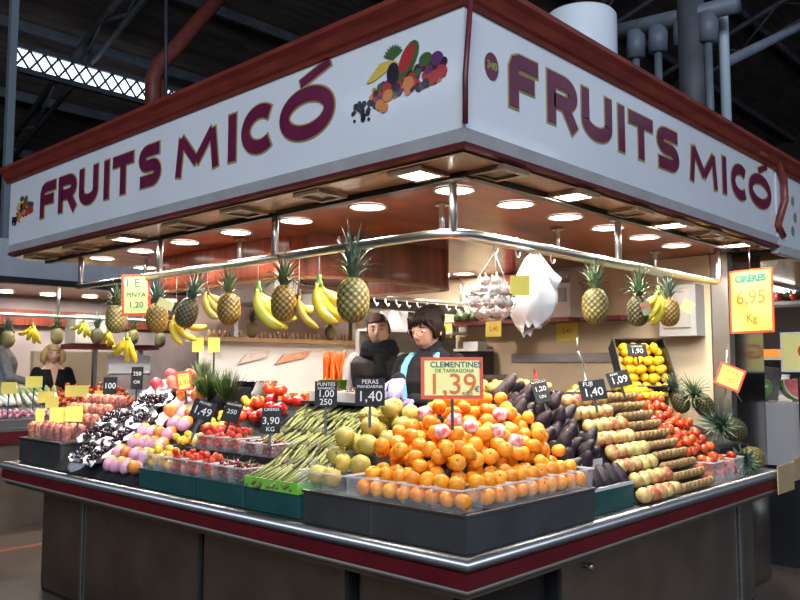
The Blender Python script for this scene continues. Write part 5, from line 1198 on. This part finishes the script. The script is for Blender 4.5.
for k,(px,py,w) in enumerate(((9,388,.13),(34,382,.15),(45,397,.14),(77,391,.22),(52,402,.12),(103,396,.16))):
    u, v = uv(.3,.1); card('price_tag',('yellow card at the near edge of the leeks','yellow card high behind the leeks','yellow card in front of the leeks','wide yellow card on the opposite stall tomatoes','low yellow card between leeks and tomatoes','yellow card beside the blackboard reading 100')[k],'price tag',P(px,py,y=6.05+.06*(k%3)),u,v,w,.11,yellowcard,[],stick=.24)

# fruit cups at the far end of our own counter
gbx = thing('display_box','dark grey box at the far counter end carrying the fruit cups','box',(.35,3.65,.85)); J = Matrix.Translation((-.35,-3.65,-.85))
B().box(.10,.85,3.36,4.0,.851,1.0,J).obj('body',graysheet,gbx); B().box(.09,.86,3.35,4.01,1.0,1.012,J).obj('rim',steel,gbx)
cup_m = mat('cup_fruit', (.36,.02,.04), (.60,.30,.16),rough=.4,scale=60,vary=.3,lo=.4,hi=.6); cupc = mat('clear_cup', (.8,.7,.7), rough=.1, trans=.8)
cup = B().lathe([(0,0),(.030,0),(.040,.09),(.041,.09)],14).mesh('fruit_cup',cupc); cupf = B().lathe([(0,.002),(.028,.002),(.037,.085),(.02,.105),(0,.11)],14).mesh('fruit_filling',cup_m); f0=None
for i in range(5):
    for j in range(6):
        p = (.16+.095*i,3.43+.1*j,1.013+.0)
        if i > 1: p = (p[0],p[1],1.013+.06*(i-1))
        if f0 is None: f0 = tag(link('fruit_cup',cup,None,p),'clear plastic cup of mixed cut fruit on the grey box','fruit cup','fruit cups at the counter end'); link('fruit_filling',cupf,f0)
        else: dup(f0,p)
for i in (2,3,4): tag(B().box(.16+.095*i-.045,.16+.095*i+.045,3.39,3.97,1.0125,1.012+.06*(i-1)).obj('cup_step',graysheet),('lowest','middle','highest')[i-2]+' grey step under the rows of fruit cups','step')
for k,(px,py) in enumerate(((40,416),(54,415),(61,415),(70,414),(78,414))):
    u, v = uv(.3,.1); card('price_tag','plain yellow card standing above the fruit cups','price tag',P(px,py,x=.22+.04*(k%2)),u,v,.055,.10,yellowcard,[],stick=.07,group='yellow cards over the fruit cups')

# ------------------------------------------------------------------ on the roofs
tag(B().lathe([(0,0),(.235,0),(.235,.89),(.22,.91),(0,.91)],40).obj('white_tank',mat('white_tank_paint',(.66,.70,.76),(.70,.74,.80),rough=.35,scale=2)),'big white cylinder standing on the stall roof','tank').location = (2.38,.9,2.901)
struct(B().box(.05,6,.05,4.0,2.80,2.90).obj('roof_deck',black))
pm = mat('pipe_grey',(.10,.12,.15),(.14,.16,.20),rough=.5,scale=6)
pr = thing('pipe_manifold','dark grey pipe frame with hanging drums on the stall roof','pipes',(4.5,1.6,2.90)); X = 4.5
PJ = lambda px,py: P(px,py,x=X)-Vector((4.5,1.6,2.90))
b = B(); b.tube([PJ(600,36),PJ(738,4)],.075,12); b.obj('header_pipe',pm,pr)
for (px,py,y2) in ((636,32,58),(658,28,52),(683,22,46),(708,14,42)):
    a = PJ(px,py); c = PJ(px,y2); b = B(); b.tube([a,c],.085,12); b.obj('drum',pm,pr); b=B(); e=Vector((c.x,c.y,.0)); b.tube([c,c+(e-c)*.5,e],.035,8); b.obj('down_pipe',pm,pr)
b = B(); a=PJ(690,-5); b.tube([a,Vector((a.x,a.y,0))],.12,8); b.obj('upright',beam_m,pr)
a=P(723,20,x=4.75); pole=B(); pole.tube([(a.x,a.y,2.90),(a.x,a.y,6.5)],.045,10); tag(pole.obj('pale_pole',mat('pale_pole',(.40,.48,.55),rough=.5)),'pale upright pole beside the dark pipe frame on the roof','pole')
b=B(); b.tube([P(727,62,x=4.85),P(830,12,x=9)],.05,8); tag(b.obj('brace_pipe',pm),'grey pipe running out from the pale pole','pipe')
rp=mat('red_pipe',(.20,.045,.035),(.26,.06,.045),rough=.5); b=B(); b.tube([P(153,130,y=15),P(153,80,y=15),P(158,66,y=15),P(172,52,y=15),P(225,-10,y=15)],.19,10); b.tube([P(161,130,y=15),P(161,80,y=15)],.1,8); tag(b.obj('red_duct',rp),'bent red duct under the hall roof','duct')
b=B(); b.tube([P(166,125,y=12),P(166,-15,y=12)],.035,6); tag(b.obj('hanging_rod',beam_m),'thin rod hanging from the hall roof before the red duct','rod')
tag(B().box(-.06,.06,-.06,.06,0,14).obj('iron_column',mat('iron_column',(.16,.20,.24),rough=.5)),'grey iron column of the hall at the picture edge','column').location=P(2,300,y=12)*1.0-Vector((0,0,P(2,300,y=12).z))

# ------------------------------------------------------------------ people
skin_m = mat('skin', (.60,.33,.23), (.66,.38,.27), rough=.5, scale=12, sss=.12)
skin_p = mat('skin_pale', (.62,.38,.29), (.68,.43,.33), rough=.5, scale=12, sss=.12)
lip_m = mat('lips', (.40,.15,.12), rough=.4); eyew = mat('eye_white', (.7,.68,.66), rough=.2); iris_m = mat('iris', (.05,.03,.02), rough=.15); brow_m = mat('eyebrow', (.04,.025,.018), rough=.8)
hair_d = mat('dark_hair', (.007,.005,.005), (.025,.016,.013), spec=.12, rough=.4, scale=30, stretch=(6,6,.6), bump=.6, bscale=90)
hair_b = mat('brown_hair', (.05,.028,.018), (.10,.055,.035), spec=.12, rough=.45, scale=30, stretch=(6,6,.6), bump=.6, bscale=90)
hair_y = mat('blonde_hair', (.42,.27,.10), (.55,.38,.17), rough=.5, scale=30, stretch=(6,6,.6), bump=.6, bscale=90)
blk_cloth = mat('black_knit', (.008,.008,.010), (.016,.016,.019), spec=.12, rough=.85, scale=40, bump=.4, bscale=200)
vest_m = mat('quilted_vest', (.018,.014,.014), (.03,.024,.024), spec=.12, rough=.5, scale=20, bump=.3, bscale=40)
scarf_m = mat('black_scarf', (.008,.009,.011), (.018,.019,.022), spec=.12, rough=.9, scale=60, bump=.8, bscale=150)
sleeve_m = mat('pale_sleeve', (.58,.50,.50), (.66,.58,.57), rough=.8, scale=20, bump=.3, bscale=60)
glove_m = mat('violet_glove', (.22,.18,.55), (.30,.25,.66), rough=.35, scale=15)
grey_cloth = mat('grey_fleece', (.16,.155,.16), (.22,.215,.22), rough=.9, scale=30, bump=.4, bscale=80)
def head_bm(b, M, grow=0, keep=None):
    n, m = 44, 32; vs = []
    for j in range(m+1):
        th = PI*j/m; dz = -math.cos(th); s = math.sin(th)
        for i in range(n):
            a = 2*PI*i/n; dx, dy = s*math.cos(a), s*math.sin(a)
            x, y, z = .073*dx, .093*dy, .114*dz
            if dz < 0: k = (-dz)**1.4; x *= 1-.30*k; y = y*(1-.10*k) if dy < 0 else y*(1-.35*k)
            if dy > 0: y *= 1.06
            if dy < 0:
                y -= .024*math.exp(-(x/.011)**2)*math.exp(-((z+.020)/.017)**2)+.010*math.exp(-(x/.008)**2)*math.exp(-((z+.0)/.018)**2)
                y += .008*math.exp(-((abs(x)-.031)/.014)**2-((z-.010)/.013)**2)
                y -= .005*math.exp(-(x/.026)**2-((z-.030)/.010)**2)
                y -= .006*math.exp(-(x/.018)**2-((z+.058)/.010)**2)
                y -= .006*math.exp(-(x/.016)**2-((z+.096)/.014)**2)
            v = Vector((x, y, z))
            if grow: v += Vector((dx,dy,dz))*grow
            vs.append(v)
    fs = [(j*n+i, j*n+(i+1)%n, (j+1)*n+(i+1)%n, (j+1)*n+i) for j in range(m) for i in range(n)]
    if keep: fs = [f for f in fs if keep(sum((vs[q] for q in f), Vector())/4)]
    b.add(vs, fs, True, M)
    return b
def caps(b, p, q, r0, r1, n=10):
    p, q = Vector(p), Vector(q); b.ball(p, r0, n, 8); b.ball(q, r1, n, 8); b.tube([p, q], [r0, r1], n)
def torso(b, secs, M, n=26):
    vs = []; 
    for z, a, d, off in secs:
        for k in range(n):
            c, s = math.cos(2*PI*k/n), math.sin(2*PI*k/n); vs.append((a*math.copysign(abs(c)**.85,c), off+d*math.copysign(abs(s)**.9,s), z))
    m = len(secs); fs = [(j*n+i, j*n+(i+1)%n, (j+1)*n+(i+1)%n, (j+1)*n+i) for j in range(m-1) for i in range(n)]+[tuple(range(n))[::-1], tuple(range((m-1)*n, m*n))]
    b.add(vs, fs, True, M)
def hand_bm(b, w, d, up, r, g=1.0):
    """palm and five bent fingers from wrist w along d; up is the back of the hand, r the thumb's side sign"""
    d = Vector(d).normalized(); up = Vector(up); up = (up-d*up.dot(d)).normalized(); s = d.cross(up)*r; w = Vector(w)
    M = frame(w+d*.048, d, s); b.ball((0,0,0), (.050*g, .040*g, .016*g), 12, 8, M)
    for k, (ln, o) in enumerate(((.070,.030),(.080,.010),(.075,-.010),(.058,-.029))):
        p0 = w+d*.082+s*o; p1 = p0+d*ln*.45-up*.010; p2 = p1+d*ln*.30-up*.022; p3 = p2+d*ln*.10-up*.022
        for a, c, r0, r1 in ((p0-d*.02,p1,.0095,.009),(p1,p2,.009,.008),(p2,p3,.008,.007)): caps(b, a, c, r0*g, r1*g, 8)
    p0 = w+d*.022+s*.028; p1 = p0+d*.030+s*.030-up*.008; p2 = p1+d*.034+s*.006-up*.016
    caps(b, p0, p1, .012*g, .011*g, 8); caps(b, p1, p2, .011*g, .0085*g, 8)
def remesh(o, v):
    m = o.modifiers.new('union', 'REMESH'); m.mode = 'VOXEL'; m.voxel_size = v; m.use_smooth_shade = True
    s = o.modifiers.new('smooth', 'SMOOTH'); s.factor = .5; s.iterations = 2; return o
SECS = [(.80,.165,.12,0),(.92,.17,.118,0),(1.03,.14,.10,-.005),(1.14,.148,.108,-.012),(1.22,.162,.118,-.014),(1.30,.168,.098,-.004),(1.345,.135,.075,.004),(1.375,.075,.058,.012),(1.40,.05,.05,.012)]
def person(label, loc, face, skin, arms, headM, hands=True, legs=True):
    """arms: for side -1 (their own right) and 1: (elbow, wrist, hand direction, back-of-hand)"""
    t = thing('person', label, 'person', loc, (0,0,face))
    b = B(); I4 = Matrix(); torso(b, SECS, I4); head_bm(b, headM)
    for s in (-1, 1): b.ball((.074*s, .012, -.008), (.010,.020,.030), 10, 8, headM)
    hb = headM @ Vector((0,.012,-.06)); caps(b, (0,.014,1.36), hb, .052, .050, 14)
    for s in (-1, 1):
        e, w, hd, up = arms[s]; caps(b, (.160*s,.004,1.315), e, .048, .038); caps(b, e, w, .037, .025)
        if hands: hand_bm(b, w, hd, up, -s, .92)
        caps(b, (.085*s,0,.82), (.085*s,-.01,.45), .075, .052); caps(b, (.085*s,-.01,.45), (.085*s,.01,.07), .050, .036); caps(b, (.085*s,.01,.06), (.085*s,-.12,.035), .035, .032)
    remesh(b.obj('body', skin, t), .0055)
    for s in (-1, 1):
        b = B(); b.ball((.031*s,-.072,.010), (.0125,.0118,.0075), 12, 8, headM); e = b.obj('eye', eyew, t)
        b = B(); b.ball((.031*s,-.0815,.008), (.0062,.0045,.0062), 10, 6, headM); b.obj('iris', iris_m, e)
        b = B(); b.tube([headM @ Vector((x*s,-.086+abs(x-.03)*.25+y_,z)) for x,y_,z in ((.014,-.004,.030),(.03,-.001,.035),(.048,.010,.029))], [.002,.0032,.0015], 6); b.obj('eyebrow', brow_m, t)
    b = B(); b.ball((0,-.0855,-.0555), (.017,.005,.0032), 12, 6, headM); b.ball((0,-.084,-.0615), (.014,.005,.0035), 12, 6, headM); b.obj('lips', lip_m, t)
    b = B()
    for s in (-1, 1): caps(b, (.085*s,0,.82), (.085*s,-.01,.45), .088, .064); caps(b, (.085*s,-.01,.45), (.085*s,.01,.10), .062, .05)
    torso(b, [(z,a+.012,d+.012,o) for z,a,d,o in SECS[:3]], I4); remesh(b.obj('trousers', blk_cloth, t), .01)
    for s in (-1, 1):
        b = B(); b.ball((.085*s,-.05,.035), (.045,.12,.035), 12, 8); b.obj('shoe', black, t)
    return t
def HM(yaw, pitch, roll=0, dz=0, dy=0): return Matrix.Translation((0,-.012+dy,1.515+dz)) @ Euler((pitch, roll, yaw), 'XYZ').to_matrix().to_4x4()
def top_cloth(t, arms, m, name, secs, g, sleeves=True, tosleeve=1.0, collar=True, sm=None):
    b = B(); torso(b, [(z,a+g,d+g,o) for z,a,d,o in secs], Matrix())
    if collar: caps(b, (0,.013,1.36), (0,.008,1.415), .066, .062, 16)
    for s in (-1, 1):
        if sleeves:
            e, w, hd, up = arms[s]; e, w = Vector(e), Vector(w); caps(b, (.158*s,.004,1.312), e, .060, .050); caps(b, e, e+(w-e)*tosleeve, .049, .036)
    return remesh(b.obj(name, m, t), .008)
def yaw_to(fx): 
    """rotation about z that turns the local -Y direction to fx"""
    return math.atan2(fx.y, fx.x)+PI/2
LEFT = -RT
# woman with glasses
wp = P(430,330,d=4.3); wf_ = yaw_to(-FH*.85+LEFT*.55)
R_ = Matrix.Rotation(wf_, 4, 'Z'); base = Vector((wp.x,wp.y,.20)); inv = (Matrix.Translation(base) @ R_).inverted()
hw = inv @ P(399,379,d=4.02); ge = inv @ P(402,372,d=4.25)
arms = {-1: (Vector((-.255,.0,1.07)), hw, Vector((.35,-.8,-.35)), Vector((0,-.2,1))), 1: (Vector((.25,.02,1.06)), Vector((.06,-.27,1.13)), Vector((-.45,-.75,-.2)), Vector((0,-.2,1)))}
headM = HM(-.12, .26, .05, -.02, -.02)
t = person('woman with dark fringe and glasses, blue apron over black top, violet gloves', base, wf_, skin_m, arms, headM)
top_cloth(t, arms, blk_cloth, 'black_top', SECS[1:], .012)
for s in (-1, 1):
    e, w, hd, up = arms[s]; b = B(); hand_bm(b, w, hd, up, -s, 1.06); caps(b, Vector(w)+(Vector(e)-Vector(w))*.22, w, .034, .030); remesh(b.obj('violet_glove', glove_m, t), .0045)
def strap(side, m, g=.020):
    pts = []
    for z, x in ((1.372,.070),(1.345,.085),(1.30,.092),(1.24,.090),(1.17,.085),(1.10,.08)):
        zs_ = [q[0] for q in SECS]; a = np.interp(z, zs_, [q[1] for q in SECS])+g; d = np.interp(z, zs_, [q[2] for q in SECS])+g; o = np.interp(z, zs_, [q[3] for q in SECS])
        s = math.sqrt(max(.02, 1-(x/a)**2)); pts.append(Vector((x*side, o-d*s**.9-.002, z)))
    b = B(); vs = []
    for p in pts: vs += [p+Vector((-.019,0,0)), p+Vector((.019,0,0)), p+Vector((.019,-.004,0)), p+Vector((-.019,-.004,0))]
    fs = [(4*i+k,4*i+(k+1)%4,4*i+4+(k+1)%4,4*i+4+k) for i in range(len(pts)-1) for k in range(4)]+[(0,1,2,3),(4*len(pts)-1,4*len(pts)-2,4*len(pts)-3,4*len(pts)-4)]
    b.add(vs, fs, True); return b
for s in (-1, 1): strap(s, turquoise).obj('apron_strap', turquoise, t)
b = B(); vs = []; Z_ = [1.12,1.05,.98,.90,.80,.66]; n = 12
for z in Z_:
    zs_ = [q[0] for q in SECS]; a = np.interp(z, zs_, [q[1] for q in SECS])+.024; d = np.interp(z, zs_, [q[2] for q in SECS])+.024; wd = 1.0 if z > 1 else 1.35
    for k in range(n+1):
        an = -PI/2+(k/n-.5)*2*wd; vs.append((a*math.cos(an), -.006+d*math.sin(an), z))
b.add(vs, [(j*(n+1)+i, j*(n+1)+i+1, (j+1)*(n+1)+i+1, (j+1)*(n+1)+i) for j in range(len(Z_)-1) for i in range(n)], True); o = b.obj('apron_bib', turquoise, t); md = o.modifiers.new('thick','SOLIDIFY'); md.thickness = .004
# hair: cap with fringe, gathered up behind
b = B(); head_bm(b, headM, .012, lambda c: not (c.y < -.045 and c.z < .055) and not (c.z < -.035 and c.y < .03) and c.z > -.085); o = b.obj('hair', hair_d, t); md = o.modifiers.new('thick','SOLIDIFY'); md.thickness = .014
b = B(); b.ball((0,.055,.055), (.075,.07,.075), 14, 10, headM); b.ball((0,.03,.085), (.065,.065,.045), 14, 10, headM); b.ball((0,.07,-.03), (.062,.05,.075), 14, 10, headM)
for k in range(9):
    x = -.056+.014*k; b.tube([headM @ Vector((x*.8,-.075+abs(x)*.35,.098)), headM @ Vector((x,-.106+abs(x)*.55,.070)), headM @ Vector((x*1.12+.004*math.sin(k*2),-.103+abs(x)*.62,.036+.006*math.sin(k*3)))], [.013,.011,.003], 6)
for s in (-1,1): b.tube([headM @ Vector((.060*s,-.068,.06)), headM @ Vector((.079*s,-.045,.01)), headM @ Vector((.080*s,-.035,-.045))], [.012,.010,.003], 6)
b.obj('fringe', hair_d, t)
gl = mat('glasses_frame', (.28,.05,.06), rough=.3); b = B()
for s in (-1,1):
    b.tube([headM @ Vector((.033*s+.024*math.cos(2*PI*k/16), -.106+abs(.024*math.cos(2*PI*k/16)*s+.033)*.12, .004+.017*math.sin(2*PI*k/16))) for k in range(17)], .0016, 5)
    b.tube([headM @ Vector((.056*s,-.100,.008)), headM @ Vector((.080*s,-.03,.010)), headM @ Vector((.080*s,.02,.004))], .0018, 5)
b.tube([headM @ Vector((-.009,-.108,.006)), headM @ Vector((.009,-.108,.006))], .0016, 5); b.obj('glasses', gl, t)
# girl in the black vest
gp_ = P(379,335,d=5.35); gf = yaw_to(-FH*.95+LEFT*.12); base = Vector((gp_.x,gp_.y,.22))
arms2 = {-1: (Vector((-.235,.02,1.06)), Vector((-.20,-.17,.92)), Vector((.2,-.6,-.6)), Vector((-.5,-.3,.6))), 1: (Vector((.24,.02,1.06)), Vector((.16,-.19,.93)), Vector((-.2,-.7,-.5)), Vector((.4,-.3,.7)))}
headM = HM(.05, .04, -.06, .0)
t = person('young woman with tied-back brown hair in a black vest, black scarf and pale sleeves', base, gf, skin_p, arms2, headM)
top_cloth(t, arms2, sleeve_m, 'pale_sweater', SECS[2:], .010, collar=False)
b = B(); torso(b, [(z,a+.026,d+.028,o) for z,a,d,o in [(.86,.17,.12,0)]+SECS[1:-2]], Matrix())
for s in (-1,1): b.ball((.150*s,.004,1.305), (.050,.065,.06), 12, 8)
remesh(b.obj('black_vest', vest_m, t), .008)
b = B()
for k,(z,r) in enumerate(((1.335,.105),(1.37,.10),(1.405,.085))):
    b.tube([((r+.010*math.sin(3*a+k))*math.cos(a), -.008+(r*.92+.008*math.sin(2*a))*math.sin(a), z+.016*math.sin(a*2+k)-.012*math.sin(a)) for a in [2*PI*i/22 for i in range(23)]], .036, 8)
b.tube([(.02,-.11,1.34),(.03,-.145,1.22),(.05,-.15,1.10)], [.04,.05,.03], 8); remesh(b.obj('scarf', scarf_m, t), .009)
b = B(); head_bm(b, headM, .008, lambda c: not (c.y < -.030 and c.z < .062) and not (c.z < -.02 and c.y < .02) and c.z > -.08); o = b.obj('hair', hair_b, t); md = o.modifiers.new('thick','SOLIDIFY'); md.thickness = .010
b = B(); b.ball((0,.115,.035), (.035,.04,.035), 12, 8, headM); b.obj('hair_bun', hair_b, t)
# blonde woman and hooded person in the opposite stall
bp2 = P(53,356,y=7.15); bf = yaw_to(Vector((-.25,-1,0))); base = Vector((bp2.x,bp2.y,.12)); headM = HM(0,.25,0)
armsb = {-1: (Vector((-.24,-.03,1.06)), Vector((-.10,-.26,1.02)), Vector((.6,-.6,0)), Vector((0,0,1))), 1: (Vector((.24,-.03,1.06)), Vector((.12,-.26,1.02)), Vector((-.6,-.6,0)), Vector((0,0,1)))}
t = person('blonde woman in an open black jacket looking down in the opposite stall', base, bf, skin_m, armsb, headM)
b = B(); torso(b, [(z,a+.02,d+.018,o+.012) for z,a,d,o in SECS[1:-2]], Matrix())
for s in (-1,1): e,w,_,_ = armsb[s]; caps(b,(.158*s,.004,1.312),e,.062,.052); caps(b,e,w,.05,.036)
remesh(b.obj('black_jacket', blk_cloth, t), .009)
b = B(); b.add([(-.045,-.118,1.37),(.045,-.118,1.37),(0,-.138,1.16),(-.045,-.124,1.37),(.045,-.124,1.37),(0,-.146,1.16)],[(0,1,2),(5,4,3),(0,3,4,1),(1,4,5,2),(2,5,3,0)]); b.obj('neckline', skin_m, t)
b = B(); head_bm(b, headM, .016, lambda c: not (c.y < -.03 and c.z < .06) and not (c.y < -.01 and c.z < 0)); o = b.obj('hair', hair_y, t); md = o.modifiers.new('thick','SOLIDIFY'); md.thickness = .016
b = B()
for s in (-1,1): b.tube([headM @ Vector((.055*s,.0,.08)), headM @ Vector((.095*s,-.01,.0)), headM @ Vector((.10*s,-.01,-.07)), headM @ Vector((.08*s,.0,-.12))], [.03,.038,.035,.012], 8)
b.obj('side_hair', hair_y, t)
hp2 = P(4,340,y=7.75); hf = yaw_to(Vector((1,-.35,0))); base = Vector((hp2.x,hp2.y,.31)); headM = HM(.2,.15,0)
armsh = {-1: (Vector((-.26,-.06,1.07)), Vector((-.18,-.30,1.0)), Vector((.2,-.8,0)), Vector((0,0,1))), 1: (Vector((.25,-.04,1.06)), Vector((.16,-.28,1.0)), Vector((-.2,-.8,0)), Vector((0,0,1)))}
t = person('person in a grey hooded fleece seen side-on in the opposite stall', base, hf, skin_m, armsh, headM)
top_cloth(t, armsh, grey_cloth, 'grey_fleece', SECS[1:], .022, collar=True)
b = B(); head_bm(b, headM, .018, lambda c: not (c.y < -.03 and c.z < .07) and not (c.z < -.04 and c.y < 0)); o = b.obj('hair', hair_b, t); md = o.modifiers.new('thick','SOLIDIFY'); md.thickness = .014
b = B(); b.tube([(.10*math.cos(a), .03+.085*math.sin(a), 1.385+.02*math.sin(a)) for a in [-.3+3.74*i/12 for i in range(13)]], .035, 8); b.obj('hood', grey_cloth, t)
